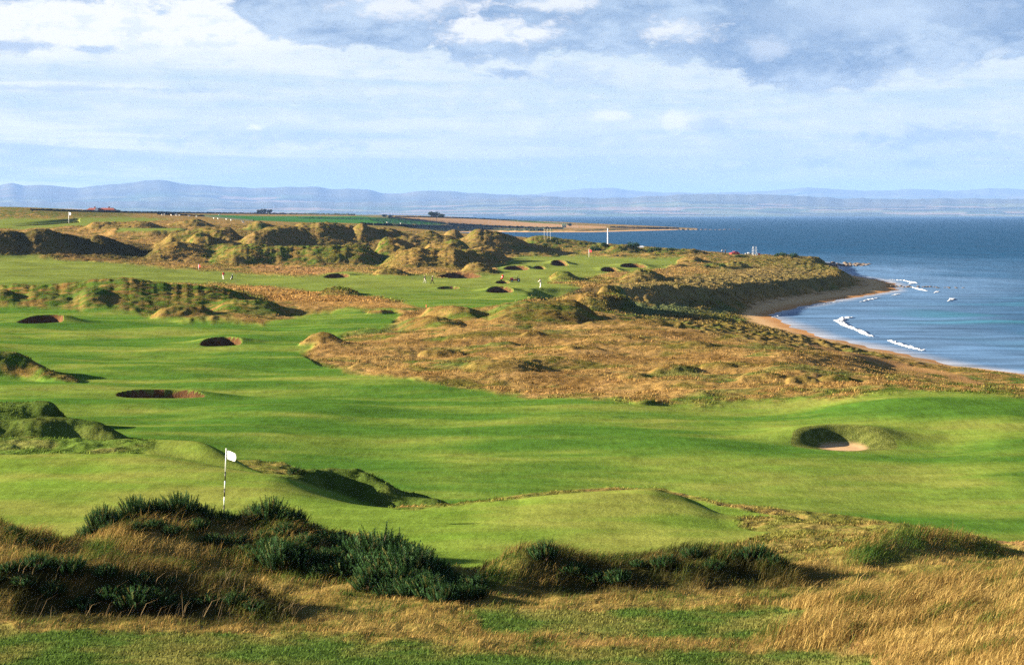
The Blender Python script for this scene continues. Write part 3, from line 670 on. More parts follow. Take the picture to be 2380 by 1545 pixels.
pv = g.xyz(g.m('MULTIPLY', sep.outputs[0], 1.0), g.m('MULTIPLY', sep.outputs[1], .45), 0.0)
chop = g.noise(pv, .55, 6, .62, .4); pv2 = g.xyz(g.m('MULTIPLY', sep.outputs[0], .12), g.m('MULTIPLY', sep.outputs[1], .05), 0.0)
streak = g.noise(pv2, .35, 4, .6)
farf = g.ss(350.0, 900.0, sep.outputs[1])
strk2 = g.noise(g.xyz(g.m('MULTIPLY', sep.outputs[0], .30), g.m('MULTIPLY', sep.outputs[1], .07), 4.0), .5, 5, .65)
f = g.m('ADD', g.m('MULTIPLY_ADD', chop, 1.0, .5), g.m('ADD', g.m('MULTIPLY_ADD', streak, .8, -.4), g.m('MULTIPLY_ADD', strk2, 1.2, -.6)))
f = g.m('MAXIMUM', f, .2)
rip = g.noise(g.xyz(g.m('MULTIPLY', sep.outputs[0], .035), g.m('MULTIPLY', sep.outputs[1], .13), 9.0), 1.0, 5, .6, .4)
fn = g.m('MULTIPLY_ADD', rip, 2.2, -.2)
fn = g.m('MAXIMUM', fn, .25)
f = g.m('ADD', g.m('MULTIPLY', f, farf), g.m('MULTIPLY', fn, g.m('SUBTRACT', 1.0, farf)))
colr = g.mix(1.0, at.outputs['Color'], g.xyz(f, f, f), 'MULTIPLY')
p = g.node('ShaderNodeBsdfPrincipled'); g.put(p.inputs['Base Color'], colr)
p.inputs['Roughness'].default_value = .5; p.inputs['IOR'].default_value = 1.2
p.inputs['Specular IOR Level'].default_value = .18
bn = g.node('ShaderNodeBump'); bn.inputs['Distance'].default_value = .5; bn.inputs['Strength'].default_value = .6; g.put(bn.inputs['Height'], g.m('MULTIPLY', chop, g.m('MULTIPLY_ADD', farf, .8, .2))); g.l.new(bn.outputs[0], p.inputs['Normal'])
g.l.new(p.outputs[0], out.inputs[0]); M_sea = m
me = quads_mesh('sea', np.stack([sx, sy, sz], -1).reshape(-1, 3), q[kp], wc.reshape(-1, 3))
used = np.unique(q[kp]); 
tag(link('sea', me, M_sea), kind='structure')

# breaking waves: humps of foam lying on the water
m, g, out = new_mat('foam')
at = g.node('ShaderNodeAttribute', attribute_name='cover'); geo = g.node('ShaderNodeNewGeometry')
sf = g.node('ShaderNodeSeparateColor'); g.l.new(at.outputs['Color'], sf.inputs[0])
fz = g.m('ADD', g.m('MULTIPLY', g.noise(geo.outputs['Position'], 1.1, 5, .7), .7), g.m('MULTIPLY', g.noise(geo.outputs['Position'], .35, 3, .6), .3))
al = g.ss(-.28, .30, g.m('SUBTRACT', g.m('MULTIPLY', sf.outputs[0], 1.15), g.m('MULTIPLY_ADD', fz, 1.6, -.35)))
df = g.node('ShaderNodeBsdfDiffuse'); df.inputs[0].default_value = (.62, .65, .68, 1); tr = g.node('ShaderNodeBsdfTransparent'); mx = g.node('ShaderNodeMixShader')
g.put(mx.inputs[0], al); g.l.new(tr.outputs[0], mx.inputs[1]); g.l.new(df.outputs[0], mx.inputs[2]); g.l.new(mx.outputs[0], out.inputs[0]); M_foam = m
def seaxy(u, v): return px(u, v)
WAVES = [
    ([(2085, 775, 5), (2056, 778, 12), (2050, 788, 20), (2066, 798, 26), (2092, 806, 26), (2108, 816, 22), (2130, 824, 10)], 'long white breaker curling in front of the near beach'),
    ([(2168, 832, 5), (2190, 840, 12), (2225, 850, 14), (2255, 857, 6)], 'straight white breaker nearest the coastal grass bank'),
    ([(2165, 683, 4), (2205, 685, 6), (2232, 691, 8), (2215, 695, 4)], 'white surf line behind the sand spit'),
    ([(2222, 700, 4), (2240, 706, 9), (2264, 711, 4)], 'short foaming wave beyond the low reef'),
    ([(2098, 738, 3), (2120, 732, 6), (2150, 727, 3)], 'low surf washing the middle of the beach'),
    ([(2314, 736, 2), (2322, 731, 7), (2331, 729, 2)], 'small breaking crest alone in the open bay'),
    ([(2280, 716, 2), (2286, 713, 5), (2292, 712, 2)], 'tiny breaking crest near the end of reef'),
    ([(2176, 722, 2), (2188, 719, 4), (2200, 718, 2)], 'thin white crest just off the sand tip'),
    ([(1886, 776, 2), (1900, 771, 5), (1908, 770, 2)], 'small foam patch in the inner corner of the beach'),
    ([(1985, 747, 2), (2030, 739, 2.5), (2060, 735, 2)], 'faint foam edge along the sunlit sand'),
]
for pts, label in WAVES:
    us_ = np.array([p_[0] for p_ in pts], float); vs_ = np.array([p_[1] for p_ in pts], float); hs_ = np.array([p_[2] for p_ in pts], float)
    t = np.linspace(0, 1, len(pts)); tt = np.linspace(0, 1, 160)
    uu, vv, hw = np.interp(tt, t, us_), np.interp(tt, t, vs_), np.interp(tt, t, hs_)
    dd_ = -SEA * F / (vv - VH)
    xx = (uu - UC) / F * dd_
    lift = .20
    dep = np.maximum(hw * dd_ * dd_ / F / 20 * (.48 if hs_.max() > 11 else .26), .6) * np.sin(np.pi * np.clip(tt, .02, .98)) ** .3
    vts = []; cs = np.linspace(-1, 1, 9)
    for k in range(160):
        for c_ in cs:
            jit = .62 + 1.3 * float(perlin(np.array([k / 9 + 30 * (c_ > 0)]), np.array([us_[0]]), 8)[0]) + .9 * float(perlin(np.array([k / 3 + 70 * (c_ > 0)]), np.array([us_[0]]), 9)[0])
            jit = min(max(jit, .12), 2.2)
            zz = max(0, (1 - c_ * c_)) * (lift * min(1, hw[k] / 8)) * jit + .05
            vts.append((xx[k] + .3 * (jit - 1), dd_[k] + c_ * dep[k] * jit * .5, SEA + (zz if abs(c_) < .99 else -.12)))
    qd = [(a * 9 + b, a * 9 + b + 1, (a + 1) * 9 + b + 1, (a + 1) * 9 + b) for a in range(159) for b in range(8)]
    me = bpy.data.meshes.new('breaking_wave'); me.from_pydata(vts, [], qd); me.polygons.foreach_set('use_smooth', [True] * len(qd))
    ca = me.attributes.new('cover', 'FLOAT_COLOR', 'POINT'); ed_ = np.array([[1 - abs(c_) ** 1.3] * 3 + [1] for _k in range(160) for c_ in cs], np.float32) * np.repeat(np.sin(np.pi * np.clip(tt, .0, 1)) ** .25, 9)[:, None]; ca.data.foreach_set('color', ed_.astype(np.float32).ravel())
    tag(link('breaking_wave', me, M_foam), label, 'wave', 'breaking waves off the beach')

# ------------------------------------------------------------------ far shore and hills
def hills(name, crest, d0, d1, d2, seed, back=False, k=0):
    uu = np.arange(-900, 3400, 6.0); rows = np.concatenate([np.linspace(d0, d1, 60), np.linspace(d1, d2, 12)[1:]])
    cu = [c[0] for c in crest]; cv = pchip(cu, [c[1] for c in crest], uu)
    top = (VH - cv) * d1 / F
    top = top + 12 * perlin(uu / 40, uu * 0 + seed, seed)
    xs = (uu[None, :] - UC) / F * rows[:, None]; ys = np.repeat(rows[:, None], len(uu), 1)
    t = np.clip((ys - d0) / (d1 - d0), 0, 1); tb = np.clip((ys - d1) / (d2 - d1), 0, 1)
    sh = (t ** (1.15 if not back else 1.0)) * (1 - tb ** 2)
    zz = SEA - 2 + (top[None, :] - SEA) * sh * (1 + .28 * fbm(xs / 1900, ys / 1500, 3, seed) * (1 - t) * (t > 0)) + 3 * (t > 0.01)
    n = rng.uniform(0, 1, (90, 90))
    cx = (xs / 620 + .7 * perlin(xs / 900, ys / 900, seed + 3)); cy = (ys / 330 + .5 * perlin(xs / 700, ys / 500, seed + 4) + xs * .00035)
    cell = (_hash(np.floor(cx), np.floor(cy), seed) / 65535.0)
    cc = np.where(cell[..., None] < .22, C(.21, .16, .11), np.where(cell[..., None] < .58, C(.06, .095, .04), np.where(cell[..., None] < .78, C(.13, .14, .065), C(.035, .05, .035))))
    up = sstep(.55, .8, t + .25 * perlin(xs / 2500, ys / 2500, seed + 5))
    cc = mixc(cc.astype(np.float32), np.ones_like(cc) * C(.085, .085, .06), up * (.85 if not back else 1))
    a, b = xs.shape; jj = np.arange(a * b).reshape(a, b)
    qq = np.stack([jj[:-1, :-1], jj[:-1, 1:], jj[1:, 1:], jj[1:, :-1]], -1).reshape(-1, 4)
    me = quads_mesh(name, np.stack([xs, ys, zz], -1).reshape(-1, 3), qq, cc.reshape(-1, 3))
    return tag(link(name, me, M_hill), kind='structure')
M_hill = ground_mat('far_land', .004, .5, 0.0, .002, 1.0)
hills('far_coast', [(-900, 497), (0, 494), (300, 492), (600, 494), (900, 494), (1100, 490), (1250, 484), (1350, 482), (1480, 484), (1600, 479), (1700, 475), (1850, 475), (1960, 479), (2040, 484), (2200, 486), (2350, 485), (2500, 486), (3400, 486)], 20000, 24500, 27000, 201)
hills('far_hills', [(-900, 470), (-300, 462), (0, 452), (30, 448), (60, 452), (120, 453), (190, 459), (250, 452), (310, 448), (350, 442), (385, 440), (410, 441), (440, 448), (520, 454), (600, 459), (680, 458), (770, 456), (810, 462), (860, 461), (900, 465), (950, 473), (1000, 470), (1040, 466), (1100, 468), (1200, 474), (1300, 477), (1400, 482), (1600, 490), (2000, 500), (3400, 505)], 24000, 29500, 34000, 301)
hills('distant_hills', [(-900, 490), (900, 486), (1200, 480), (1300, 475), (1400, 463), (1480, 459), (1560, 467), (1700, 471), (1880, 466), (1970, 458), (2050, 463), (2130, 466), (2250, 462), (2330, 466), (2420, 460), (2500, 462), (2700, 458), (3400, 470)], 34000, 40000, 44000, 401, back=True)

# ------------------------------------------------------------------ grass
def blades(name, P, h, w, lean, colr, trans_mat=M_blade, ymax=1.1):
    """long thin blades, bent with the wind, as one mesh of stuff"""
    n = len(P); yaw = rng.uniform(-ymax, ymax, n)
    wx, wy = np.cos(yaw) * w / 2, np.sin(yaw) * w / 2
    b = P; mid = P + np.stack([lean[:, 0] * h * .35, lean[:, 1] * h * .35, h * .58], 1); tip = P + np.stack([lean[:, 0] * h, lean[:, 1] * h, h * (1 - .25 * np.hypot(lean[:, 0], lean[:, 1]))], 1)
    off = np.stack([wx, wy, np.zeros(n)], 1)
    vs = np.stack([b - off, b + off, mid + off * .8, mid - off * .8, tip], 1).reshape(-1, 3)
    base = np.arange(n)[:, None] * 5
    lp = (base + np.array([[0, 1, 2, 3, 3, 2, 4]])).ravel()
    st = (np.arange(n)[:, None] * 7 + np.array([[0, 4]])).ravel(); tot = np.tile([4, 3], n)
    me = fast_mesh(name, vs, lp, st, tot, np.repeat(colr, 5, 0) * ALB)
    return tag(link(name, me, trans_mat), kind='stuff')

def scatter(n, dlo, dhi, ulo=-60, uhi=2560, power=2.0):
    u = rng.uniform(ulo, uhi, n); t = rng.uniform(0, 1, n)
    d = (dlo ** (-power + 1) + t * (dhi ** (-power + 1) - dlo ** (-power + 1))) ** (1 / (-power + 1)) if power != 1 else dlo * (dhi / dlo) ** t
    return (u - UC) / F * d, d, u
GRASSDENS = np.clip(rough - .9 * lower + .75 * path_near, 0, 1)
def pick_colors(n, x, y, tan_bias=0.0):
    """dry, straw, olive and green blades in patches"""
    a = fbm(x / 1.6, y / 1.6, 2, 111) + rng.normal(0, .35, n) + tan_bias
    pal = np.array([(.050, .100, .020), (.130, .155, .034), (.25, .155, .055), (.36, .245, .074), (.46, .33, .115)], np.float32)
    k = np.clip((a + .75) / 1.7 * 4, 0, 3.999); i = k.astype(int); f = (k - i)[:, None].astype(np.float32)
    return (pal[i] * (1 - f) + pal[i + 1] * f) * rng.uniform(.8, 1.2, (n, 1)).astype(np.float32)

# -- long grass of the fore dunes
x, y, u = scatter(640000, 37, 70, power=1.6)
gd = sample(GRASSDENS, x, y); br = sample(BARE, x, y); pl = sample(plateau, x, y)
clump = fbm(x / 1.1, y / 1.1, 2, 121)
tall = np.clip(br * 1.3, 0, 1)
p = gd * np.where(tall > .25, .30 + .35 * np.clip(clump + .4, 0, 1), .16 + .22 * np.clip(clump + .2, 0, 1))
vv = VH - sample(Z, x, y) * F / y
k = rng.uniform(0, 1, len(x)) < p
x, y, u, tall, clump = x[k], y[k], u[k], tall[k], clump[k]
n = len(x)
right_bank = sstep(1750, 2000, u) * sstep(57, 55, y)
h = (.16 + .34 * tall * np.clip(.55 + .5 * clump, .2, 1.2) + .12 * right_bank) * rng.uniform(.55, 1.25, n)
h = np.where(rng.uniform(0, 1, n) < .03, h * 1.5, h)
gust = .55 + .35 * perlin(x / 2.5, y / 2.5, 131)
lean = np.stack([gust + rng.normal(0, .28, n), rng.normal(-.12, .28, n)], 1)
P = np.stack([x, y, ground(x, y) - .02], 1)
cc = pick_colors(n, x, y, -.02 + .45 * right_bank - .35 * sstep(1100, 1250, u) * (1 - right_bank) * tall - .10 * sstep(600, 200, u) * tall)
blade_shade = (sample(shade_band, x, y) * np.clip(.75 + .8 * fbm(x / .9, y / .9, 2, 165), 0, 1))[:, None].astype(np.float32)
cc = cc * (1 - blade_shade) + (np.array([[.050, .050, .018]], np.float32) * rng.uniform(.4, 1.5, (n, 1))) * blade_shade  # blades on those fronts darkened to carry the same painted shade
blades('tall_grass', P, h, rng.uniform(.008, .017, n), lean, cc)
print('tall grass', n)

# -- short mown-edge grass in front
x, y, u = scatter(150000, 44.5, 60, power=1.6)
lw = sample(lower, x, y); k = rng.uniform(0, 1, len(x)) < lw * (.5 + .4 * np.clip(fbm(x / .8, y / .8, 2, 141), -.8, .8)); x, y = x[k], y[k]; n = len(x)
cl = sample(COLR[..., 0], x, y), sample(COLR[..., 1], x, y), sample(COLR[..., 2], x, y)
blades('short_grass', np.stack([x, y, ground(x, y) - .01], 1), rng.uniform(.04, .11, n), rng.uniform(.012, .03, n), np.stack([rng.normal(.35, .3, n), rng.normal(0, .3, n)], 1), np.stack(cl, 1) * rng.uniform(.8, 1.4, (n, 1)))

# -- rough of the plateau edge and of the middle distance
def tufts(name, nn, dlo, dhi, hmin, hmax, w, k0, power, per=5, spread=.12, bright=1.15, extra=None):
    x, y, u = scatter(nn, dlo, dhi, power=power)
    g_ = sample(GRASSDENS, x, y) * (sample(S, x, y) > 6)
    cl_ = fbm(x / (dlo * .02 + 1.2), y / (dlo * .02 + 1.2), 2, 151)
    if extra is not None: g_ = g_ * extra(x, y, u)
    k = rng.uniform(0, 1, len(x)) < g_ * k0 * np.clip(.5 + cl_, .08, 1.2)
    x, y, cl_ = x[k], y[k], cl_[k]
    c3 = np.stack([sample(COLR[..., i], x, y) for i in range(3)], 1) * rng.uniform(.6, 1.4, (len(x), 1)) * bright
    hh_ = (hmin + (hmax - hmin) * rng.uniform(0, 1, len(x)) ** 1.5) * np.clip(.7 + .5 * cl_, .4, 1.3)
    x = np.repeat(x, per); y = np.repeat(y, per); n = len(x)
    x = x + rng.normal(0, spread, n); y = y + rng.normal(0, spread, n)
    h = np.repeat(hh_, per) * rng.uniform(.6, 1.1, n)
    lean = np.stack([rng.normal(.4, .35, n), rng.normal(-.1, .35, n)], 1)
    blades(name, np.stack([x, y, ground(x, y) - .03], 1), h, w * rng.uniform(.7, 1.4, n), lean, np.repeat(c3, per, 0) * rng.uniform(.85, 1.15, (n, 1)))
    print(name, n)
tufts('rough_grass', 60000, 66, 125, .06, .22, .035, .75, 2.0, 5, .09)
tufts('dune_grass', 130000, 125, 380, .08, .34, .06, .6, 2.0, 5, .20)
tufts('marram_grass', 190000, 340, 980, .15, .6, .20, .75, 1.7, 4, .5)
# bleached stalks standing up out of the dark fore dune
n = 130
u = np.concatenate([rng.normal(430, 110, 60), rng.uniform(20, 760, 70)])
dpt = np.where(u < 800, rng.uniform(53.2, 55.2, n), rng.uniform(57.5, 60, n)); x = (u - UC) / F * dpt
blades('grass_stalks', np.stack([x, dpt, ground(x, dpt)], 1), rng.uniform(.3, .85, n), rng.uniform(.006, .012, n), np.stack([rng.normal(.5, .35, n), rng.normal(0, .25, n)], 1), np.tile(C(.46, .34, .18), (n, 1)) * rng.uniform(.7, 1.1, (n, 1)))

# ------------------------------------------------------------------ gorse
M_gorse = blade_mat('gorse_foliage', .2)
M_wood = plain('gorse_wood', (.10, .07, .045), .9, .1)
def gorse_proto(seed, shoots=150):
    r_ = np.random.default_rng(seed); vs = []; cs = []; stems = MB()
    for s in range(shoots):
        rad = math.sqrt(r_.uniform()) ; an = r_.uniform(0, 2 * math.pi)
        bx, by = rad * math.cos(an) * .75, rad * math.sin(an) * .75
        dome = math.sqrt(max(0, 1 - (rad * .92) ** 2))
        top = Vector((bx * 1.25 + r_.normal(.04, .07), by * 1.25 + r_.normal(0, .07), .18 + dome * r_.uniform(.5, .85) + (r_.uniform(.05, .25) if r_.uniform() < .2 else 0)))
        base = Vector((bx * .8, by * .8, max(0, top.z - r_.uniform(.4, .6))))
        ln = (top - base); dirn = ln.normalized()
        base_c = np.array([.019, .044, .014]) * r_.uniform(.5, 1.5) + (np.array([.06, .035, .01]) if r_.uniform() < .12 else 0) + (np.array([.028, .050, .022]) if r_.uniform() < .22 else 0)
        side = dirn.orthogonal().normalized(); oth = dirn.cross(side)
        if s % 5 == 0: stems.tube([(0, 0, -.15), base, base + ln * .5, top - ln * .06], [.022, .016, .010, .004], 5)
        for k in range(34):
            t = .05 + .95 * k / 33; ph = k * 2.4 + r_.uniform(0, .6)
            o = base + ln * t + Vector((0, 0, 0))
            out_ = side * math.cos(ph) + oth * math.sin(ph)
            L = (.13 - .07 * t) * r_.uniform(.7, 1.3); tipp = o + (out_ * .8 + dirn * .75) * L
            wv = dirn.cross(out_) * .017
            vs += [o - wv, o + wv, tipp]
            c_ = base_c * (0.8 + .5 * t); cs += [c_, c_, c_ * 1.2]
    n = len(vs) // 3
    me = fast_mesh('foliage', np.array([tuple(v) for v in vs]), np.arange(3 * n), np.arange(n) * 3, np.full(n, 3), np.array(cs), smooth=False)
    me.materials.append(M_gorse)
    tmp = stems.build('branches', M_wood); sm = tmp.data; bpy.data.objects.remove(tmp)
    return me, sm
PROTO = [gorse_proto(s) for s in (1, 2, 3, 4)]
def bush(u, d, r, label, group, name='gorse_bush', cat='bush', hz=1.0, k=None, protos=None):
    P_ = protos or PROTO; i = random.randrange(len(P_)) if k is None else k
    x = (u - UC) / F * d; z = float(ground(x, d))
    e = empty(name, (x, d, z - .05 * r), random.uniform(0, 6.28), label, cat, group); r *= random.uniform(.75, 1.2); hz *= random.uniform(.75, 1.3); e.scale = (r, r, r * hz)
    for me, nm in zip(P_[i], ('foliage', 'branches')):
        o = bpy.data.objects.new(nm, me); col.objects.link(o); o.parent = e
    return e
LEFT_CREST = 'gorse along the crest of the near left dune'
DARK_MASS = 'gorse massed at the right end of the near dune'
RIDGE = 'gorse on the low grassy ridge before the green'
SLOPE = 'gorse scattered down the slope of the near dune'
L1 = 'dark green spiky gorse on the skyline of the near left dune, against the green'
L2 = 'blue green gorse in the dense dark thicket ending the near left dune'
L3 = 'low dark gorse in the shaded grass ridge below the right half of the green'
bush(722, 90, .55, 'small dark bush on the far lip of the near green, left of the shaded mound', None, hz=.9)
L4 = 'small gorse bush among dry grass on the slope of the near left dune'
for (u, d, r) in [(190, 63.4, .32), (215, 63.5, .5), (250, 63.5, .6), (330, 64.3, .65), (385, 64.6, .75), (440, 64.8, .75), (490, 65, .6), (545, 65.2, .5), (620, 65.4, .55), (655, 65.2, .7), (695, 65, .7), (725, 65, .55), (765, 64.8, .5), (290, 63.8, .5), (835, 64.5, .45)]:
    bush(u, d, r, L1, LEFT_CREST)
for (u, d, r) in [(640, 61.2, .7), (690, 60.8, .8), (740, 60.8, .7), (800, 61.4, .65), (870, 62.3, .7), (920, 61.8, .9), (960, 62.6, .75), (1000, 61.6, .9), (1040, 61, .8), (780, 60.2, .6), (835, 60.3, .8), (890, 60.4, .85), (940, 59.9, .9), (1000, 59.6, .85), (1055, 59.8, .8), (1095, 59.3, .65), (1130, 58.8, .55), (1160, 58.4, .4), (1080, 58.3, .55), (1030, 58.6, .6), (970, 58.7, .6), (1000, 57.6, .6), (1050, 57.3, .6), (1100, 57.2, .6), (1140, 57.0, .5), (1165, 57.2, .45), (950, 57.9, .55), (900, 58.6, .55), (1080, 56.7, .45)]:
    bush(u, d, r, L2, DARK_MASS)
for (u, d, r) in [(1400, 59.9, .5), (1460, 59.7, .55), (1330, 60.2, .45), (1790, 60.6, .6), (1840, 60.6, .6), (1885, 60.2, .5), (1560, 60.2, .4), (1690, 60.6, .45), (1620, 60, .4), (1510, 59.3, .4), (1740, 59.6, .5)]:
    bush(u, d, r, L3, RIDGE, hz=.8)
for (u, d, r) in [(560, 64.8, .5), (592, 65, .5), (795, 64.2, .5), (822, 63.6, .55), (862, 63.4, .55), (700, 63.4, .45), (640, 63.2, .45), (745, 62.7, .5), (600, 62.0, .4), (480, 63.5, .45), (270, 62.9, .4), (660, 62.2, .5), (380, 63, .5), (420, 62.6, .4), (520, 62.6, .45), (575, 62.8, .5), (560, 61.8, .35), (330, 62.6, .4), (30, 61.3, .5), (75, 60.8, .45), (120, 61.2, .4), (170, 55.2, .5), (260, 55.1, .5), (90, 55.3, .5), (345, 55.0, .45), (20, 55.0, .45), (60, 54.6, .55), (130, 54.5, .5), (200, 54.4, .6), (270, 54.5, .55), (330, 54.3, .6), (390, 54.5, .55), (450, 54.4, .5), (510, 54.4, .5), (570, 54.2, .45), (-20, 54.8, .6), (420, 55.2, .4), (620, 53.9, .35)]:
    bush(u, d, r, L4, SLOPE, hz=.8)

# broad-leaved scrub and trees farther off
M_leaf = blade_mat('scrub_leaves', .15)
def leaf_proto(seed, nblob=7, leaves=900, flat=.75, colr=(.035, .065, .024)):
    r_ = np.random.default_rng(seed); vs = []; cs = []
    bl = [(r_.uniform(-.62, .62), r_.uniform(-.5, .5), r_.uniform(.25, .75) * flat, r_.uniform(.28, .48)) for _ in range(nblob)]
    for k in range(leaves):
        b = bl[k % nblob]; v = Vector(r_.normal(0, 1, 3)).normalized() * b[3] * r_.uniform(.65, 1.08)
        c_ = Vector((b[0], b[1], b[2])) + v
        if c_.z < 0: c_.z = -c_.z * .3
        a = Vector(r_.normal(0, 1, 3)).normalized(); bb = a.cross(v.normalized() + Vector((.01, 0, 0))).normalized(); a = bb.cross(a)
        s = r_.uniform(.05, .11)
        vs += [c_ - a * s, c_ + bb * s * .6, c_ + a * s, c_ - bb * s * .6]; cc_ = np.array(colr) * r_.uniform(.6, 1.5) * (1 + .35 * (b[0] % .3)); cs += [cc_] * 4
    n = leaves
    me = fast_mesh('foliage', np.array([tuple(v) for v in vs]), np.arange(4 * n), np.arange(n) * 4, np.full(n, 4), np.array(cs), smooth=False); me.materials.append(M_leaf)
    st = MB()
    for b in bl: st.tube([(0, 0, -.1), (b[0] * .5, b[1] * .5, b[2] * .5), (b[0], b[1], b[2])], [.05, .035, .015], 5)
    tmp = st.build('branches', M_wood); sm = tmp.data; bpy.data.objects.remove(tmp)
    return me, sm
SCRUB = [leaf_proto(11), leaf_proto(12, 9), leaf_proto(13, 6)]
for (u, d, w, hz, lab) in [
    (1352, 842, 22, 1.0, 'round dark bush beside the thin white frame above the bay'), (1206, 830, 15, 1.1, 'small lone bush on the dune crest left of the thin frame'),
    (1452, 775, 30, 1.1, 'tall dark bush behind the red flag of the far green'), (1475, 782, 26, .9, 'dark bush just left of the tall white post base'),
    (1548, 770, 44, .6, 'dark scrub in the shade of the dune right of the white post'), (1600, 760, 40, .6, 'bright green bush on the skyline edge of the bay, left one'), (1640, 758, 34, .55, 'bright green bush on the skyline edge of the bay, right one'),
    (1770, 745, 30, .3, 'green bush below the red car'), (1812, 735, 34, .3, 'green bush below the lattice tower'), (1905, 770, 34, .7, 'green bush at the rocky end of the headland'), (1940, 765, 32, .8, 'dark bush on the tip of the headland'), (1760, 590, 34, .8, 'dark bush on the tan headland slope'), (1728, 585, 26, .8, 'small green bush on the tan headland slope'),
    (1330, 800, 24, .5, 'low green scrub clump on the dune under the thin frame'), (1390, 800, 28, .5, 'low green scrub clump between bay frame and white post'), (1300, 790, 22, .5, 'low green scrub clump at the left foot of bay dune')]:
    bush(u, d, w / 2 * d / F, lab, 'scrub on the far dunes', 'shrub', 'bush', hz, protos=SCRUB)
TREEP = [leaf_proto(21, 9, 1300, .9, (.020, .035, .022)), leaf_proto(22, 8, 1200, .9, (.018, .034, .022)), leaf_proto(23, 10, 1300, .85, (.022, .036, .022))]
M_bark = plain('bark', (.07, .055, .04), .9, .1)
def far_tree(u, v, w, h, label, group=None):
    d = dfind(u, v, 1000); d = min(d, 3300); x = (u - UC) / F * d; z = float(ground(x, d)); r = w / 2 * d / F; hm = h * d / F
    e = empty('tree', (x, d, z), random.uniform(0, 6), label, 'tree', group)
    i = random.randrange(3)
    o = bpy.data.objects.new('crown', TREEP[i][0]); col.objects.link(o); o.parent = e; o.location = (0, 0, hm * .12); o.scale = (r, r, hm * .82)
    t = MB(); t.tube([(0, 0, -.3), (.1, 0, hm * .3), (0, .1, hm * .6)], [hm * .05, hm * .04, hm * .02], 7); t.build('trunk', M_bark, e, True)
for a in [(633, 522, 18, 11, 'left dark tree of the small clump standing in the green field'), (646, 522, 20, 13, 'middle and tallest dark tree of the clump in the green field'), (659, 522, 16, 12, 'right dark tree of the small clump in the green field'),
          (937, 531, 16, 8, 'thin low tree at the left corner of the tan stubble field'), (953, 531, 14, 7, 'lower ragged tree at the corner of the tan stubble field'),
          (1056, 531.5, 32, 16, 'larger round dark tree above the tan stubble field'), (1078, 532, 24, 11, 'smaller dark tree leaning against the large round one'),
          (80, 516, 8, 6, 'tiny dark tree on the skyline left of the red roofed house'), (288, 517, 14, 5, 'low green tree at the right end of the red roofed house'), (1391, 553, 12, 9, 'dark tree beside the cream shed near the far beach')]:
    far_tree(*a)

# ------------------------------------------------------------------ hedges and walls of the far fields
M_hedge = plain('hedge', (.022, .030, .018), .95, .05, .4, .3)
def hedge(pts, hpx, label, name='hedge', cat='hedge', thick=2.2, dd=None):
    us_ = [p_[0] for p_ in pts]; uu = np.arange(us_[0], us_[-1], 3.0); vv = np.interp(uu, us_, [p_[1] for p_ in pts])
    vts = []; 
    for u_, v_ in zip(uu, vv):
        d = min(dfind(u_, v_, 1000), 3390) if dd is None else np.interp(u_, us_, dd)
        x = (u_ - UC) / F * d; z = float(ground(x, d)); hm = hpx * d / F * (1 + .35 * float(perlin(np.array([u_ / 6.0]), np.array([v_]), 7)[0])); t = thick
        vts += [(x, d - t, z - 1), (x, d - t * .8, z + hm * .75), (x, d, z + hm), (x, d + t * .8, z + hm * .75), (x, d + t, z - 1)]
    n = len(uu); fs = [(a * 5 + b, (a + 1) * 5 + b, (a + 1) * 5 + b + 1, a * 5 + b + 1) for a in range(n - 1) for b in range(4)]
    me = bpy.data.meshes.new(name); me.from_pydata(vts, [], fs); tag(link(name, me, M_hedge), label, cat, 'field boundaries on the far farmland')
hedge([(75, 513), (180, 516), (300, 519.5), (450, 521), (640, 523), (870, 526)], 3.5, 'dark hedge line behind the red roofed house along the skyline')
hedge([(385, 524), (440, 526), (500, 529), (560, 535), (620, 540)], 3.5, 'dark diagonal hedge at the left end of the green field')
hedge([(870, 526.5), (930, 530), (960, 532), (1030, 539), (1090, 546)], 2.5, 'dark hedge dividing green field from tan stubble field')
hedge([(965, 530), (1060, 531), (1150, 534), (1240, 538.5), (1310, 542), (1400, 549)], 2.6, 'dark hedge along the top of the tan stubble field')
hedge([(880, 549), (960, 552), (1000, 554), (1060, 556), (1120, 557)], 6, 'thick dark scrub hedge behind the brown dunes')
hedge([(1095, 549), (1150, 552), (1200, 555), (1260, 557), (1330, 559), (1380, 560)], 5, 'thick dark hedge between the stubble field and far beach')
hedge([(1120, 557), (1200, 560), (1250, 562.5), (1330, 563)], 4, 'dark hedge just above the pink sand of far beach')
hedge([(1490, 556), (1560, 557), (1620, 558), (1660, 559)], 3, 'dark scrub line on the low far point')

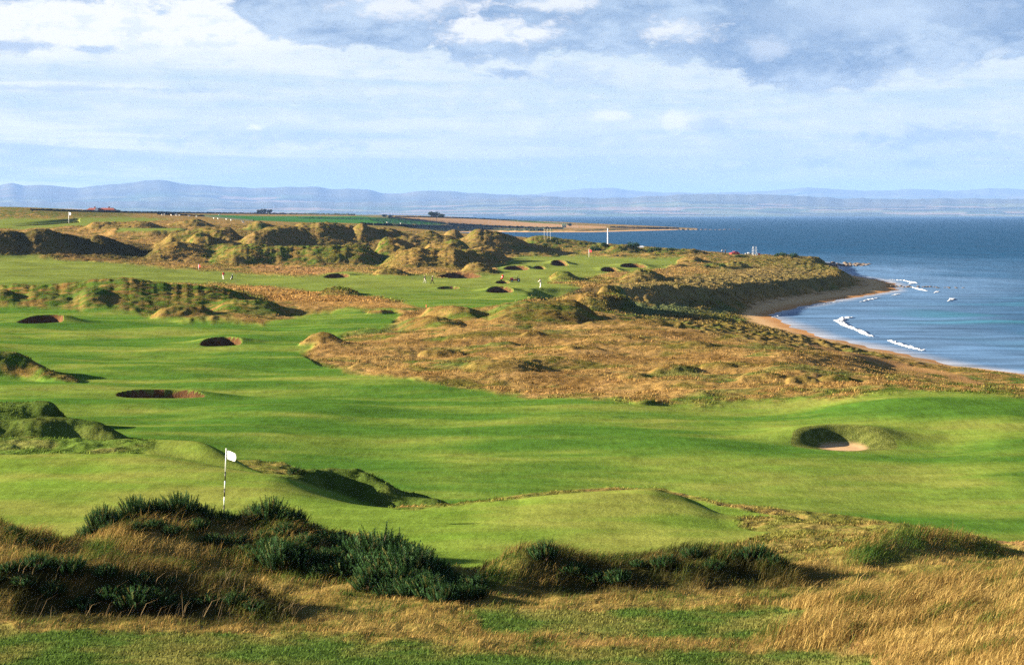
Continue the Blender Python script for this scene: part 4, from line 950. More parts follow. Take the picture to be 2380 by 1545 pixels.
# ------------------------------------------------------------------ rocks
M_rock = plain('shore_rock', (.13, .10, .075), .85, .2, .45, .6)
def rock_mesh(seed):
    r_ = np.random.default_rng(seed); mb = MB(); mb.ball((0, 0, 0), 1, 12, 8)
    vs = []
    for v in mb.v:
        v = Vector(v); a = float(perlin(np.array([v.x * 1.3 + seed * 5]), np.array([v.y * 1.3 + v.z * 2.1]), seed)[0]); b = float(perlin(np.array([v.x * 3.1 + seed]), np.array([v.z * 3.1 + v.y * 2]), seed + 9)[0])
        vs.append(v * (1 + .35 * a + .14 * b))
    mb.v = [tuple(v) for v in vs]; o = mb.build('rock', M_rock); me = o.data; bpy.data.objects.remove(o); return me
ROCKS = [rock_mesh(s) for s in range(5)]
def rock(u, v, w, h, label, group):
    d = -(SEA + .2) * F / (v - VH); x = (u - UC) / F * d
    o = bpy.data.objects.new('rock', random.choice(ROCKS)); col.objects.link(o)
    o.location = (x, d, SEA + .1); o.scale = (w / 2 * d / F, w / 2 * d / F * 1.3, h * .75 * d / F); o.rotation_euler = (0, 0, random.uniform(-.5, .5))
    tag(o, label, 'rock', group)
for k in range(34):
    t = k / 33; u = 2022 + 98 * t + random.uniform(-4, 4)
    rock(u, 645 + random.uniform(-3, 4.5), random.uniform(7, 15), random.uniform(3, 6.5) * (1 - .5 * t), 'brown boulder in the heap of rocks off the headland tip', 'rocks heaped off the headland')
for k in range(24):
    t = (k / 23) ** 1.3; u = 2178 + 170 * t + random.uniform(-5, 5)
    rock(u, 698 + 4 * t + random.uniform(-1.2, 1.2), random.uniform(6, 14) * (1 - .3 * t), random.uniform(1.5, 3.5) * (1 - .6 * t), 'low wet rock in the reef running out from the sand spit', 'low rocks of the reef')
for k in range(14):
    t = k / 13; u = 1655 + 150 * t
    rock(u, 561.5 - 1.5 * t + random.uniform(-.4, .4), random.uniform(5, 12), random.uniform(2, 4.5) * (1 - .7 * t), 'dark rock at the end of the far low point', 'rocks of the far point')

# ------------------------------------------------------------------ people
def skin(name, V_, E_, R_, mat, parent=None, sub=1):
    me = bpy.data.meshes.new(name); me.from_pydata([tuple(v) for v in V_], E_, []); o = bpy.data.objects.new(name, me); col.objects.link(o)
    md = o.modifiers.new('s', 'SKIN'); md.use_smooth_shade = True
    sv = me.skin_vertices[0].data
    for i, r in enumerate(R_): sv[i].radius = (r, r); sv[i].use_root = (i == 0)
    o.modifiers.new('u', 'SUBSURF').levels = sub
    dg = bpy.context.evaluated_depsgraph_get(); m2 = bpy.data.meshes.new_from_object(o.evaluated_get(dg)); bpy.data.objects.remove(o)
    m2.name = name
    if not m2.materials: m2.materials.append(mat)
    else: m2.materials[0] = mat
    return link(name, m2, None, parent)
M_skin = plain('skin', (.45, .26, .17), .6, .3, .05)
M_hair = plain('hair', (.10, .06, .03), .8, .2)
MATS = {}
def cloth(c):
    if c not in MATS: MATS[c] = plain('cloth', c, .85, .15, .08, 20)
    return MATS[c]
def person(u, v, rz, label, top, legs, shoes=(.05, .05, .05), hair=(.10, .06, .03), stride=.22, lean=0.0, arms=((.30, .05, 1.14, .30, .16, .92), (-.30, -.05, 1.14, -.30, .02, .90)), d=None, group=None, vest=None, size=1.0):
    d = d or dfind(u, v, 300); x = (u - UC) / F * d
    e = empty('person', (x, d, float(ground(x, d))), rz, label, 'person', group); e.scale = (size,) * 3
    L = lean
    hip = Vector((0, 0, .94)); ch = Vector((0, L * .42, 1.36)); nk = Vector((0, L * .58, 1.50)); hd = Vector((0, L * .72 + .02, 1.62)); ht = Vector((0, L * .78 + .01, 1.71))
    V_ = [hip, (hip + ch) / 2, ch, nk, hd, ht]; E_ = [(0, 1), (1, 2), (2, 3), (3, 4), (4, 5)]; R_ = [.135, .125, .135, .052, .088, .070]
    legp = []
    for s, st in ((1, stride), (-1, -stride)):
        hp = Vector((.09 * s, 0, .88)); kn = Vector((.10 * s, st * .55 + .03, .50)); an = Vector((.11 * s, st, .09)); to = Vector((.12 * s, st + .15, .04))
        b = len(V_); V_ += [hp, kn, an, to]; E_ += [(0, b), (b, b + 1), (b + 1, b + 2), (b + 2, b + 3)]; R_ += [.09, .062, .042, .035]; legp.append((hp, kn, an, to))
    armp = []
    for s, a in zip((1, -1), arms):
        sh = ch + Vector((.17 * s, 0, .05)); el = Vector(a[:3]); el.y += L * .3; wr = Vector(a[3:]); wr.y += L * .4; hn = wr + (wr - el).normalized() * .09
        b = len(V_); V_ += [sh, el, wr, hn]; E_ += [(2, b), (b, b + 1), (b + 1, b + 2), (b + 2, b + 3)]; R_ += [.06, .044, .031, .036]
        for f in range(4):
            q = hn + (wr - el).normalized() * (.055 + .012 * (1.5 - abs(f - 1.5))) + Vector((.012 * (f - 1.5), .01 * (f - 1.5), 0))
            V_.append(q); E_.append((b + 3, len(V_) - 1)); R_.append(.010)
        V_.append(wr + Vector((-.045 * s, .03, -.05))); E_.append((b + 2, len(V_) - 1)); R_.append(.011)
        armp.append((sh, el, wr))
    skin('body', V_, E_, R_, M_skin, e)
    ve = [hip]; ed = []; rr = [.150]
    for hp, kn, an, to in legp:
        b = len(ve); ve += [hp, kn, an + Vector((0, 0, .02))]; ed += [(0, b), (b, b + 1), (b + 1, b + 2)]; rr += [.108, .080, .066]
    skin('trousers', ve, ed, rr, cloth(legs), e)
    ve = [hip + Vector((0, 0, .02)), (hip + ch) / 2, ch, ch + (nk - ch) * .7]; ed = [(0, 1), (1, 2), (2, 3)]; rr = [.165, .155, .165, .085]
    for sh, el, wr in armp:
        b = len(ve); ve += [sh, el, wr - (wr - el) * .1]; ed += [(2, b), (b, b + 1), (b + 1, b + 2)]; rr += [.082, .063, .050]
    skin('jacket', ve, ed, rr, cloth(top), e)
    if vest:
        skin('waistcoat', [hip + Vector((0, 0, .12)), (hip + ch) / 2, ch, ch + (nk - ch) * .4], [(0, 1), (1, 2), (2, 3)], [.180, .172, .185, .13], cloth(vest), e)
    for hp, kn, an, to in legp:
        m_ = MB(); m_.ball((an + to) / 2 + Vector((0, .01, -.015)), (.05, .13, .055), 8, 6); m_.build('shoe', cloth(shoes), e, True)
    m_ = MB(); m_.ball(hd + Vector((0, -.015, .055)), (.098, .108, .085), 10, 7); m_.build('hair', cloth(hair), e, True)
    m_ = MB()
    for s in (1, -1): m_.ball(hd + Vector((.035 * s, .088, .03)), .012, 6, 4)
    m_.ball(hd + Vector((0, .10, .0)), (.014, .02, .022), 6, 4); m_.build('face', cloth((.25, .13, .09)), e, True)
    return e, (x, d)
dk = (.012, .014, .022)
person(545, 681, math.radians(200), 'golfer in red top and white trousers bending over beside a black bag', (.50, .030, .045), (.75, .74, .70), (.8, .8, .8), stride=.10, lean=.45, arms=((.22, .28, 1.15, .12, .42, .95), (-.22, .28, 1.15, -.05, .44, .95)))
person(1038, 690, math.radians(100), 'fair haired walker in black jacket and white trousers striding on fairway', dk, (.50, .48, .45), (.5, .5, .5), (.5, .33, .14), stride=.24, lean=.2)
person(1055, 691, math.radians(265), 'walker in black suit carrying a dark bag on the shoulder', dk, dk, (.02, .02, .02), (.6, .58, .55), stride=.36, lean=.12)
person(1320, 702, math.radians(80), 'golfer all in white with black waistcoat below the conical dune', (.78, .76, .72), (.78, .76, .72), (.7, .7, .7), (.05, .04, .03), stride=.05, lean=.2, arms=((.2, .28, 1.2, .05, .45, 1.2), (-.2, .28, 1.2, -.05, .45, 1.2)), vest=dk)
person(1763, 632, 0, 'distant figure in white and dark left of the red car', (.7, .7, .7), dk, d=800, stride=.08)
person(1771, 632, 2.0, 'distant dark clothed figure close to the red car', dk, dk, d=800, stride=.08)

# ------------------------------------------------------------------ golf things
M_white = plain('white_paint', (.82, .82, .80), .45, .4, .03, 30); M_black = plain('black_paint', (.015, .015, .016), .45, .4, .05, 30)
M_redc = plain('red_cloth', (.55, .03, .04), .8, .1); M_redp = plain('red_paint', (.62, .045, .03), .35, .5, .08, 4); M_tyre = plain('tyre', (.02, .02, .02), .9, .2); M_steel = plain('steel', (.55, .57, .60), .4, .5, .1, 5)
M_glass = plain('dark_glass', (.03, .04, .05), .1, .6)
M_flag = plain('flag_cloth', (.85, .85, .84), .8, .1, .04, 12); M_mark = plain('grey_print', (.16, .17, .22), .8, .1, .04)
def flagstick(u, vb, vt, wpx, label, flag_mat, bands, d=None, lean=0.0, flagw=None, flagh=None, emblem=False, name='golf_flagstick'):
    d = d or dfind(u, vb, 50); x = (u - UC) / F * d; z = float(ground(x, d)); s = d / F
    top = -(vt - VH) * s; H = top - z
    e = empty(name, (x, d, z), 0, label, 'flagstick', 'flagsticks on the greens')
    lx = lean * s
    m_ = MB(); zz = [-.15] + [b * H for b in bands[1:-1]] + [H]; r = wpx / 2 * s
    for k in range(len(zz) - 1):
        a, b = zz[k], zz[k + 1]
        m_.tube([(lx * a / H, 0, a), (lx * b / H, 0, b)], [r, r], 10, (k + 1) % 2 if len(bands) > 2 else 0, cap=True)
    m_.ball((lx, 0, H + r * .4), r * 1.2, 8, 5, 0); m_.build('pole', [M_white, M_black], e, True)
    fw, fh = flagw * s, flagh * s; vs = []; nx, nz = 14, 10
    for j in range(nz + 1):
        for i in range(nx + 1):
            a, b = i / nx, j / nz
            hgt = fh * (1 - .18 * a ** 2 * (1 - b)) ; drop = -.22 * fh * a ** 1.6
            edge = 1 - .14 * (2 * b - 1) ** 2 * 1.0
            vs.append((lx * .97 + r + fw * a * edge, -fw * a * edge * .95 + .10 * fw * math.sin(a * 6 + b * 1.5) * a, H - .02 * H - fh + b * fh + drop * (1 if b > .3 else .7)))
    fs = [(j * (nx + 1) + i, j * (nx + 1) + i + 1, (j + 1) * (nx + 1) + i + 1, (j + 1) * (nx + 1) + i) for j in range(nz) for i in range(nx)]
    mi = []
    for j in range(nz):
        for i in range(nx):
            a, b = (i + .5) / nx, (j + .5) / nz
            mi.append(1 if emblem and .40 < a < .64 and .25 < b < .30 + (a - .36) * 1.7 and b < .75 else 0)
    me = bpy.data.meshes.new('flag'); me.from_pydata(vs, [], fs); link('flag', me, [flag_mat, M_mark], e); me.polygons.foreach_set('material_index', mi); me.polygons.foreach_set('use_smooth', [True] * len(fs))
    sl = e.children[-1].modifiers.new('thickness', 'SOLIDIFY'); sl.thickness = .004
    return e
flagstick(546, 1262, 1096, 2.9, 'white flag on a black and white banded pole on the near green', M_flag, [0, .16, .285, .405, .525, .66, 1], d=74, lean=6.5, flagw=26, flagh=21, emblem=True)
flagstick(1438, 629, 609, 1.0, 'red flag on a thin white pole on the far green', M_redc, [0, 1], flagw=6, flagh=6, d=705)
flagstick(168, 541, 518, 1.0, 'small white flag on the high green far left', M_flag, [0, 1], flagw=6, flagh=6)
flagstick(485, 660, 646, 1.0, 'small red flag beside the low dune behind the red topped golfer', M_redc, [0, 1], flagw=4, flagh=6)

def golf_bag(u, v, label):
    d = dfind(u, v, 300); x = (u - UC) / F * d; e = empty('golf_bag', (x, d, float(ground(x, d))), .3, label, 'golf bag')
    m_ = MB(); m_.tube([(0, 0, .02), (.02, 0, .3), (.10, 0, .92)], [.15, .17, .16], 12); m_.box((.17, 0, .45), (.12, .2, .4)); m_.build('bag', M_black, e, True)
    for s in (1, -1): l_ = MB(); l_.tube([(.12, 0, .85), (-.32, .25 * s, 0)], .018, 6); l_.build('leg', M_steel, e)
    for k in range(6):
        c = MB(); ax, ay = .05 * math.cos(k), .07 * math.sin(k); c.tube([(.08 + ax, ay, .8), (.14 + ax * 1.5, ay * 1.5, 1.12 + .03 * (k % 3))], .010, 5); c.ball((.15 + ax * 1.5, ay * 1.5, 1.14 + .03 * (k % 3)), (.055, .035, .04), 7, 5); c.build('club', M_steel if k % 2 else M_black, e, True)
golf_bag(566, 681, 'black golf bag propped on its stand legs beside red topped golfer')

# red trolley with bag and red mower
d = dfind(1227, 689, 300); x = (1227 - UC) / F * d
e = empty('golf_trolley', (x, d, float(ground(x, d)) ), 0, 'red bag on a golf trolley at the bunker edge beside the mower', 'golf trolley')
m_ = MB(); m_.tube([(-.2, 0, .35), (.15, 0, 1.15)], [.20, .24], 12); m_.box((.05, -.2, .7), (.3, .16, .5)); m_.build('bag', M_redp, e, True)
m_ = MB(); m_.tube([(-.35, 0, .2), (.25, 0, 1.3), (.45, 0, 1.35)], .02, 6); m_.tube([(-.3, -.35, .16), (-.3, .35, .16)], .02, 6); m_.build('frame', M_steel, e)
for s in (1, -1):
    m_ = MB(); m_.tube([(-.3, .35 * s - .03, .16), (-.3, .35 * s + .03, .16)], .16, 14); m_.build('wheel', M_tyre, e)
d = dfind(1258, 687, 300); x = (1258 - UC) / F * d
e = empty('ride_on_mower', (x, d, float(ground(x, d))), 0, 'red ride-on mower with dark roll bar standing beside the bunkers', 'mower')
m_ = MB(); m_.box((-.75, 0, .62), (.75, .85, .55), taper=.8); m_.box((.25, 0, .45), (1.3, .7, .3)); m_.build('body', M_redp, e)
m_ = MB(); m_.box((.25, 0, .78), (.5, .5, .14)); m_.box((.52, 0, 1.02), (.12, .5, .5)); m_.build('seat', M_black, e)
m_ = MB(); m_.tube([(.75, -.4, .5), (.78, -.4, 1.6), (.78, .4, 1.6), (.75, .4, .5)], .04, 8); m_.build('roll_bar', M_black, e)
m_ = MB(); m_.tube([(-.35, 0, .8), (-.1, 0, 1.15)], .025, 6); m_.tube([(-.1 + .16 * math.cos(a), .16 * math.sin(a), 1.15 + .05 * math.cos(a)) for a in [i * math.pi / 6 for i in range(13)]], .015, 5); m_.build('steering_wheel', M_black, e)
for px_, r in ((-.7, .28), (.7, .38)):
    for s in (1, -1):
        w = MB(); w.tube([(px_, .5 * s - .12, r), (px_, .5 * s + .12, r)], [r, r], 16); wo = w.build('wheel', M_tyre, e); h_ = MB(); h_.tube([(px_, .5 * s - .13, r), (px_, .5 * s + .13, r)], r * .45, 10); h_.build('rim', M_white, wo)
m_ = MB(); m_.box((-1.35, 0, .22), (.5, 1.5, .25)); m_.tube([(-1.35, -.75, .2), (-1.35, .75, .2)], .16, 10); m_.build('cutting_deck', M_black, e)

# tall white post, thin frame, tower, board, car, boat, shed
def at(u, vb, d): x = (u - UC) / F * d; return x, d, float(ground(x, d))
x, d, z = at(1484, 0, 800); s = d / F; top = -(557 - VH) * s
e = empty('marker_post', (x, d, z), 0, 'tall white post standing on the dune against the bay', 'post')
m_ = MB(); H = top - z; m_.tube([(0, 0, -.5), (0, 0, H * .97)], [.24, .19], 12); m_.tube([(0, 0, H * .97), (0, 0, H)], [.19, .06], 12); m_.build('shaft', M_white, e)
m_ = MB(); m_.box((0, 0, .1), (.9, .9, .6)); m_.build('plinth', M_white, e)
x, d, z = at(1336, 0, 840); s = d / F; top = -(557.5 - VH) * s; H = top - z
e = empty('post_frame', (x, d, z), 0, 'thin white frame of three poles and crossbars above the bay', 'frame')
for px_ in (-1.2, 0, 1.2):
    m_ = MB(); m_.tube([(px_, 0, -.3), (px_, 0, H)], .035, 6); m_.build('pole', M_white, e)
for f in (.98, .55):
    m_ = MB(); m_.tube([(-1.2, 0, H * f), (1.2, 0, H * f)], .028, 6); m_.build('crossbar', M_white, e)
x, d, z = at(1842, 0, 790); s = d / F; top = -(602 - VH) * s; H = top - z
e = empty('lattice_tower', (x, d, z), .3, 'pale lattice tower rising from the headland scrub', 'tower')
for a, b in ((1, 1), (1, -1), (-1, 1), (-1, -1)):
    m_ = MB(); m_.tube([(.75 * a, .75 * b, -.4), (.58 * a, .58 * b, H)], .025, 6); m_.build('leg', M_steel, e)
nlev = 6
for k in range(nlev + 1):
    f = k / nlev; w = .75 - .17 * f; m_ = MB(); c4 = [(w, w, f * H), (w, -w, f * H), (-w, -w, f * H), (-w, w, f * H), (w, w, f * H)]
    for i in range(4): m_.tube([c4[i], c4[i + 1]], .018, 5)
    if k < nlev:
        g_ = (k + 1) / nlev; w2 = .75 - .17 * g_; d4 = [(w2, -w2, g_ * H), (-w2, -w2, g_ * H), (-w2, w2, g_ * H), (w2, w2, g_ * H)]
        for i in range(4): m_.tube([c4[i], d4[i]], .012, 5)
    m_.build('brace', M_steel, e)
x, d, z = at(1851, 0, 800); s = d / F; top = -(617 - VH) * s; H = top - z
e = empty('marker_board', (x, d, z), 0, 'white and red board on short legs right of the lattice tower', 'board')
m_ = MB(); m_.box((-.35, 0, H * .62), (.7, .12, H * .75)); m_.build('white_panel', M_white, e)
m_ = MB(); m_.box((.38, 0, H * .55), (.76, .12, H * .55)); m_.build('red_panel', M_redp, e)
for px_ in (-.6, .65): m_ = MB(); m_.tube([(px_, .09, -.3), (px_, .09, H * .5)], .05, 6); m_.build('leg', M_white, e)
x, d, z = at(1793, 0, 800)
e = empty('red_car', (x, d, z + max(0, -(633.5 - VH) * d / F - z)), .35, 'small red car parked on the skyline left of the tower', 'car')
m_ = MB(); prof = [(-1.75, .35), (-1.75, .75), (-1.5, .88), (-.85, .95), (-.35, 1.40), (.85, 1.42), (1.45, .98), (1.75, .92), (1.78, .35)]
vs = [(px_, sy_, pz) for sy_ in (-.8, .8) for px_, pz in prof]; n = len(prof); m_.add(vs, [tuple(range(n)), tuple(range(n, 2 * n))[::-1]] + [(i, i + n, (i + 1) % n + n, (i + 1) % n) for i in range(n)]); bo = m_.build('body', M_redp, e)
for s in (1, -1):
    m_ = MB(); wv = [(-.70, 1.0), (-.30, 1.34), (.80, 1.36), (1.28, 1.0)]; m_.add([(a, .81 * s, b) for a, b in wv] + [(a, .79 * s, b) for a, b in wv], [(0, 1, 2, 3), (4, 7, 6, 5), (0, 4, 5, 1), (1, 5, 6, 2), (2, 6, 7, 3), (3, 7, 4, 0)]); m_.build('side_window', M_glass, e)
    for px_ in (-1.1, 1.1):
        w = MB(); w.tube([(px_, .72 * s - .1, .32), (px_, .72 * s + .1, .32)], .32, 14); w.build('wheel', M_tyre, e)
m_ = MB(); m_.add([(-.86, -.7, .99), (-.86, .7, .99), (-.40, .62, 1.38), (-.40, -.62, 1.38)], [(0, 1, 2, 3)]); m_.build('windscreen', M_glass, e)
x, d, z = at(1829, 0, 800)
e = empty('small_boat', (x, d, z + max(0, -(632.5 - VH) * d / F - z)), .2, 'small cream boat drawn up between red car and tower', 'boat')
m_ = MB(); st = [(-1.5, .55, .35), (-1, .65, 0), (.3, .6, 0), (1.1, .4, .1), (1.7, .03, .5)]
vs = []
for xx_, hw_, zl in st: vs += [(xx_, -hw_, .65 + .1 * max(0, xx_)), (xx_, -hw_ * .5, zl), (xx_, hw_ * .5, zl), (xx_, hw_, .65 + .1 * max(0, xx_))]
m_.add(vs, [(a * 4 + b, a * 4 + b + 1, (a + 1) * 4 + b + 1, (a + 1) * 4 + b) for a in range(4) for b in range(3)] + [(0, 3, 2, 1)]); M_cream = plain('cream_paint', (.68, .62, .46), .6, .3); m_.build('hull', M_cream, e)
m_ = MB(); m_.box((-.2, 0, .75), (.8, .7, .4), taper=.8); m_.build('cabin', M_white, e)
x, d, z = at(1557, 0, 840)
e = empty('low_shed', (x, d, z), .15, 'long low white roofed shed on the bay shore behind far green', 'building'); bz = max(.6, -(606 - VH) * d / F - z)
m_ = MB(); m_.box((0, 0, bz / 2 - .3), (4.2, 2.4, bz + .6)); m_.build('wall', M_white, e)
m_ = MB(); vs = [(-2.3, -1.4, bz), (2.3, -1.4, bz), (2.1, 0, bz + .55), (-2.1, 0, bz + .75), (-2.3, 1.4, bz), (2.3, 1.4, bz)]; m_.add(vs, [(0, 1, 2, 3), (3, 2, 5, 4), (0, 3, 4), (1, 5, 2), (0, 4, 5, 1)]); m_.build('roof', M_white, e)
# orange stake, telegraph pole
x, d, z = at(1041, 0, dfind(1041, 751, 250)); e = empty('marker_stake', (x, d, z), 0, 'orange stake at the front edge of the middle fairway', 'stake')
m_ = MB(); m_.tube([(0, 0, -.1), (0, 0, .5)], .06, 8); m_.build('shaft', plain('orange_paint', (.7, .22, .06), .6), e); m_ = MB(); m_.ball((0, 0, .52), .07, 8, 5); m_.build('cap', M_redp, e)
dd_ = dfind(1066, 541, 1000); x, d, z = at(1066, 0, dd_); e = empty('telegraph_pole', (x, d, z), 0, 'dark telegraph pole in the stubble field below round trees', 'pole')
m_ = MB(); m_.tube([(0, 0, -.5), (0, 0, 10 * d / F * 1.0)], .28, 8); m_.build('shaft', M_bark, e); m_ = MB(); m_.box((0, 0, 9.3 * d / F), (2.0, .2, .2)); m_.build('crossarm', M_bark, e)

# far house and shed
M_tile = plain('red_roof', (.30, .075, .045), .85, .2, .2, .6); M_wallr = plain('rose_wall', (.36, .17, .12), .9, .1, .15, .5)
def house(u0, u1, v, hw, hr, label, wallm, roofm, gable=None, d=None):
    uc_ = (u0 + u1) / 2; d = d or min(dfind(uc_, v, 1000), 3300); s = d / F; x, d, z = at(uc_, 0, d); w = (u1 - u0) * s / 2; a, b = hw * s, hr * s; dp = max(4, w * .22)
    e = empty('farm_house', (x, d, z), 0, label, 'building')
    m_ = MB(); m_.box((0, 0, a / 2 - .5), (2 * w, 2 * dp, a + 1)); wo = m_.build('wall', wallm, e)
    k = .12; vs = [(-w - .4, -dp - .5, a), (w + .4, -dp - .5, a), (w * (1 - k), 0, a + b), (-w * (1 - k), 0, a + b), (-w - .4, dp + .5, a), (w + .4, dp + .5, a)]
    m_ = MB(); m_.add(vs, [(0, 1, 2, 3), (3, 2, 5, 4), (0, 3, 4), (1, 5, 2), (0, 4, 5, 1)]); ro = m_.build('roof', roofm, e)
    for cx_ in (-.5 * w, .55 * w): m_ = MB(); m_.box((cx_, .4, a + b + .3), (.9, .9, 1.6)); m_.build('chimney', wallm, ro)
    for k in range(6):
        cx_ = -w + 2 * w * (k + .5) / 6; m_ = MB(); m_.box((cx_, -dp - .03, a * .55), (1.3, .1, a * .4)); m_.build('window', M_glass, e)
    if gable is not None:
        gx = (gable - uc_) * s; gw = 4.5 * s; m_ = MB(); m_.add([(gx - gw, -dp - 1.6, -1), (gx + gw, -dp - 1.6, -1), (gx + gw, -dp - 1.6, a), (gx, -dp - 1.6, a + b * 1.15), (gx - gw, -dp - 1.6, a)] + [(gx - gw, 0, -1), (gx + gw, 0, -1), (gx + gw, 0, a), (gx, 0, a + b * 1.15), (gx - gw, 0, a)], [(0, 1, 2, 3, 4), (5, 9, 8, 7, 6), (0, 5, 6, 1), (1, 6, 7, 2), (2, 7, 8, 3), (3, 8, 9, 4)]); m_.build('gable', M_white, e)
house(215, 281, 516, 3.6, 4.6, 'long farmhouse with red roof and white gable on the left skyline', M_wallr, M_tile, 238)
house(1372, 1382, 556, 5.5, 3.2, 'cream gabled shed standing above the far beach', M_cream, plain('green_roof', (.07, .12, .08), .8))

# sheep
M_wool = plain('wool', (.74, .71, .64), .95, .05, .1, 6); M_face = plain('sheep_face', (.08, .07, .06), .9, .1)
def sheep_meshes():
    m_ = MB(); m_.ball((0, 0, .62), (.55, .28, .30), 12, 8); m_.ball((-.62, 0, .80), (.20, .12, .13), 8, 6); m_.tube([(-.40, 0, .70), (-.62, 0, .80)], [.17, .11], 8)
    for a in (-.33, .33):
        for b in (-.13, .13): m_.tube([(a, b, .45), (a + .03, b, .22), (a, b, 0)], [.075, .05, .04], 6)
    m_.tube([(.5, 0, .72), (.62, 0, .5)], [.06, .03], 5)
    o = m_.build('sheep', M_wool, None, True); me = o.data; bpy.data.objects.remove(o); return me
SHEEP = sheep_meshes()
for (u, v, sc) in [(396, 527, 1.3), (402, 526, 1.3), (418, 528, 1.4), (430, 527.5, 1.6), (439, 528.5, 1.3), (462, 530, 1.5), (480, 531, 1.1), (522, 535, 1), (532, 536, 1), (553, 538, 1), (536, 527, 1.7), (564, 540, 1.2), (594, 546, 1.3), (946, 547, 1.8), (979, 548, 1.8)]:
    d = dfind(u, v, 900); x, d, z = at(u, 0, d); o = bpy.data.objects.new('sheep', SHEEP); col.objects.link(o); o.location = (x, d, z); o.scale = (sc,) * 3; o.rotation_euler = (0, 0, random.uniform(0, 6.28))
    tag(o, 'white sheep grazing on the far farmland beyond the dunes', 'sheep', 'sheep grazing on the far fields')

# ------------------------------------------------------------------ sky, sun, haze, camera
world = bpy.data.worlds.new('World'); scene.world = world; world.use_nodes = True; nt = world.node_tree
for n in list(nt.nodes): nt.nodes.remove(n)
g = G(nt); out = g.node('ShaderNodeOutputWorld'); bg = g.node('ShaderNodeBackground'); bg2 = g.node('ShaderNodeBackground'); mxs = g.node('ShaderNodeMixShader')
sky = g.node('ShaderNodeTexSky', sky_type='NISHITA'); sky.sun_disc = False; sky.sun_elevation = SUN_EL; sky.sun_rotation = math.atan2(SUN.x, SUN.y); sky.dust_density = .7; sky.ozone_density = 2.0
g.l.new(sky.outputs[0], bg.inputs[0]); bg.inputs[1].default_value = .05
tc = g.node('ShaderNodeTexCoord'); sp = g.node('ShaderNodeSeparateXYZ'); g.l.new(tc.outputs['Generated'], sp.inputs[0])
az = g.m('ARCTAN2', sp.outputs[0], sp.outputs[1]); el = g.m('ARCSINE', sp.outputs[2])
uu = g.m('MULTIPLY_ADD', az, F, UC); ee = g.m('MULTIPLY', el, F); vv = g.m('SUBTRACT', VH, ee)
def nv(su, sv, off=0.0): return g.xyz(g.m('MULTIPLY', uu, su), g.m('MULTIPLY', vv, sv), off)
puff = g.noise(nv(.0052, .011, 1.3), 1.0, 8, .64, .25)
puffs = g.noise(nv(.016, .032, 9.3), 1.0, 6, .62, .3)
puff2 = g.noise(nv(.0018, .0048, 7.7), 1.0, 6, .55, .3)
strk = g.noise(nv(.0009, .014, 3.1), 1.0, 6, .6, .6)
fine = g.noise(nv(.004, .03, 5.5), 1.0, 5, .6, .3)
def ramp(x, pts):
    n = g.node('ShaderNodeValToRGB'); r = n.color_ramp
    while len(r.elements) > 1: r.elements.remove(r.elements[0])
    r.elements[0].position = pts[0][0]; r.elements[0].color = (pts[0][1],) * 3 + (1,)
    for p_, v_ in pts[1:]:
        e_ = r.elements.new(p_); e_.color = (v_,) * 3 + (1,)
    g.put(n.inputs[0], x); return n.outputs[0]
def blob(u, v, ru, rv, soft=.8):
    a = g.m('DIVIDE', g.m('SUBTRACT', uu, u), ru); b = g.m('DIVIDE', g.m('SUBTRACT', vv, v), rv)
    r2 = g.m('SQRT', g.m('ADD', g.m('MULTIPLY', a, a), g.m('MULTIPLY', b, b)))
    r2 = g.m('ADD', r2, g.m('ADD', g.m('MULTIPLY_ADD', puff, 2.2, -1.1), g.m('MULTIPLY_ADD', puffs, 3.4, -1.7)))
    return g.ss(1.0 + soft * .5, 1.0 - soft, r2)
HOR, MID, WHT, GREY, DARK = (.48, .62, .77), (.72, .82, .89), (1.04, 1.03, 1.00), (.36, .50, .73), (.21, .34, .57)
c = g.mix(g.ss(60.0, 260.0, ee), rgba(HOR), rgba(MID))
lft = g.ss(1700.0, 100.0, uu)
c = g.mix(g.m('MULTIPLY', g.ss(.46, .64, strk), g.m('MULTIPLY_ADD', lft, .6, .25)), c, rgba((.98, 1.0, 1.0)))
c = g.mix(g.m('MULTIPLY', g.ss(.54, .36, g.m('ADD', g.m('MULTIPLY', strk, .6), g.m('MULTIPLY', fine, .4))), .55), c, rgba((.52, .71, .86)))
c = g.mix(g.m('MULTIPLY', g.ss(.50, .68, puff2), g.m('MULTIPLY', g.ss(40.0, 160.0, ee), .5)), c, rgba((.72, .82, .93)))
c = g.mix(g.m('MULTIPLY', g.ss(1150.0, 500.0, g.m('ADD', uu, g.m('MULTIPLY_ADD', puff, 600, -300))), g.ss(330.0, 420.0, g.m('ADD', ee, g.m('MULTIPLY_ADD', puff, 120, -60)))), c, rgba(WHT))
tex = g.m('ADD', g.m('MULTIPLY', puffs, .55), g.m('MULTIPLY', fine, .45))
c = g.mix(g.m('MULTIPLY', g.ss(.50, .66, tex), g.m('MULTIPLY', g.ss(20.0, 200.0, ee), .42)), c, rgba((.96, .99, 1.0)))
c = g.mix(g.m('MULTIPLY', g.ss(.50, .36, tex), .35), c, rgba((.50, .67, .84)))
vb = ramp(g.m('DIVIDE', g.m('ADD', uu, 500.0), 4000.0), [(0, .05), (.125, .06), (.19, .07), (.26, .02), (.285, .25), (.32, .40), (.38, .42), (.41, .52), (.45, .47), (.50, .43), (.55, .50), (.585, .70), (.65, .74), (.675, .55), (.75, .50), (.85, .6), (1, .5)])
bank = g.ss(-18.0, 20.0, g.m('ADD', g.m('SUBTRACT', g.m('MULTIPLY', vb, 300.0), vv), g.m('ADD', g.m('MULTIPLY_ADD', puff, 200, -100), g.m('MULTIPLY_ADD', puffs, 110, -55))))
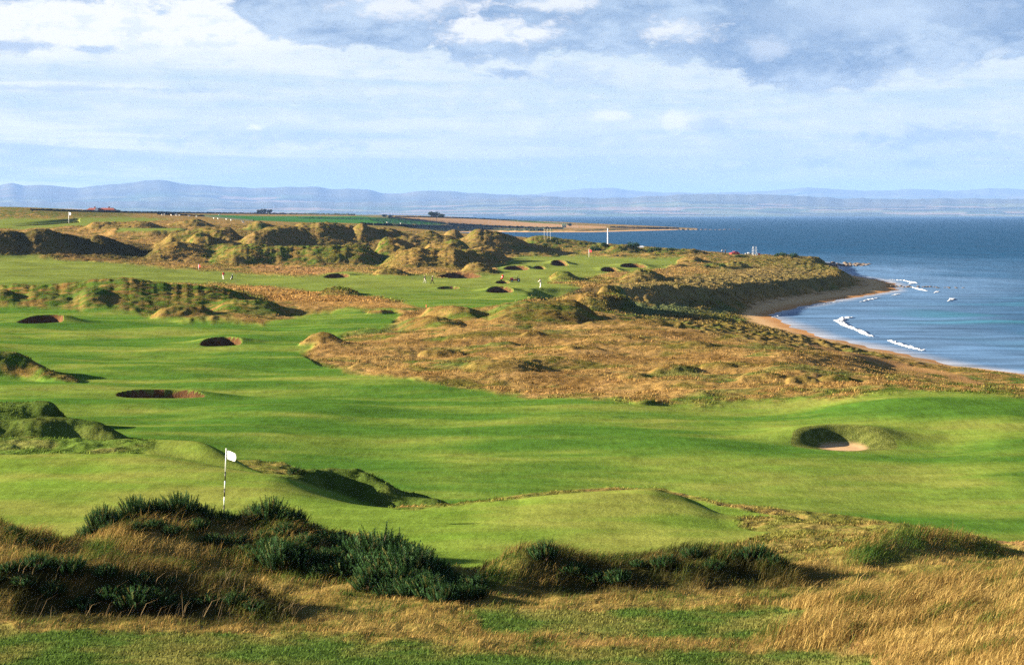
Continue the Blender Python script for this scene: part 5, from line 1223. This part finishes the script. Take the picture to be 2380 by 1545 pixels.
shade = g.ss(.40, .60, g.m('ADD', g.m('MULTIPLY', puff, .45), g.m('ADD', g.m('MULTIPLY', puff2, .30), g.m('MULTIPLY', puffs, .25))))
bc = g.mix(shade, rgba(DARK), rgba((.56, .69, .86)))
c = g.mix(g.m('MULTIPLY', bank, .95), c, bc)
for (u, v, ru, rv, cc_, k) in [(1210, 82, 150, 34, (1.1, 1.08, 1.05), .85), (1650, 72, 80, 30, (1.0, 1.0, .99), .85), (1370, 6, 110, 22, (1.0, 1.0, .99), .85), (1870, 120, 50, 26, (.70, .78, .90), .7), (980, 18, 170, 34, (1.08, 1.06, 1.04), .75), (2150, 40, 260, 50, (.58, .70, .88), .5), (2420, 138, 40, 12, (.75, .84, .94), .7),
                               (1260, 178, 60, 14, GREY, .85), (1400, 185, 80, 30, (.50, .64, .86), .5), (60, 122, 110, 14, (.45, .58, .80), .85), (235, 128, 60, 8, (.50, .63, .84), .8), (150, 224, 330, 8, (.50, .64, .86), .6),
                               (1480, 284, 46, 18, (1.02, 1.02, 1.0), .85), (1660, 298, 50, 24, (1.02, 1.02, 1.0), .85), (1740, 306, 70, 16, (.48, .62, .85), .6), (1950, 318, 50, 24, (.66, .78, .92), .5), (2300, 338, 170, 24, (.42, .57, .83), .7), (2010, 400, 50, 16, (.42, .57, .84), .65), (2225, 402, 55, 15, (.40, .55, .83), .75), (1800, 412, 110, 20, (.44, .60, .85), .5), (630, 312, 40, 12, (1.15, 1.12, 1.06), .8), (100, 332, 90, 8, (.82, .89, .97), .6), (640, 345, 260, 24, (.46, .63, .86), .45), (100, 362, 90, 20, (.48, .63, .87), .4), (380, 285, 110, 12, (.88, .93, .98), .6)]:
    c = g.mix(g.m('MULTIPLY', blob(u, v, ru, rv), k), c, rgba(cc_))
c = g.mix(g.ss(700.0, 2000.0, ee), c, rgba((.17, .25, .42)))  # unseen upper sky darkened to weaken the fill light
g.l.new(c, bg2.inputs[0]); bg2.inputs[1].default_value = 1.0 / 2 ** EXPOSURE
g.put(mxs.inputs[0], g.m('MULTIPLY_ADD', g.ss(2000.0, 700.0, ee), .15, .82)); g.l.new(bg.outputs[0], mxs.inputs[1]); g.l.new(bg2.outputs[0], mxs.inputs[2]); g.l.new(mxs.outputs[0], out.inputs[0])
world.cycles.sampling_method = 'MANUAL'; world.cycles.sample_map_resolution = 1024

sl = bpy.data.lights.new('sun', 'SUN'); sl.energy = 5.0; sl.angle = math.radians(.53); sl.color = (1.0, .86, .66)
so = bpy.data.objects.new('sun', sl); col.objects.link(so); so.rotation_euler = (-SUN).to_track_quat('-Z', 'Y').to_euler(); so.location = SUN * 100

HAZE = True
if HAZE:
    m_ = MB(); m_.box((0, 21500, 255), (64000, 44600 + 400, 590)); m, g, out = new_mat('haze_air')
    pvn = g.node('ShaderNodeVolumePrincipled'); pvn.inputs['Color'].default_value = (.22, .39, .78, 1); pvn.inputs['Density'].default_value = 3.1e-5; pvn.inputs['Anisotropy'].default_value = 0.0
    g.l.new(pvn.outputs[0], out.inputs['Volume'])
    tag(m_.build('haze', m), kind='stuff')

cam = bpy.data.cameras.new('camera'); co = bpy.data.objects.new('camera', cam); col.objects.link(co)
cam.sensor_width = 36; cam.lens = F / 2500 * 36; cam.shift_y = -(811.5 - VH) / 2500; cam.clip_start = .5; cam.clip_end = 120000
co.location = (0, 0, 0); co.rotation_euler = (math.pi / 2, 0, 0); scene.camera = co
scene.view_settings.view_transform = 'Standard'; scene.view_settings.look = 'None'; scene.view_settings.exposure = EXPOSURE; scene.view_settings.gamma = 1
scene.cycles.max_bounces = 6; scene.cycles.diffuse_bounces = 2; scene.cycles.volume_bounces = 0; scene.cycles.use_denoising = False; scene.cycles.denoising_prefilter = 'NONE'
scene.render.film_transparent = False
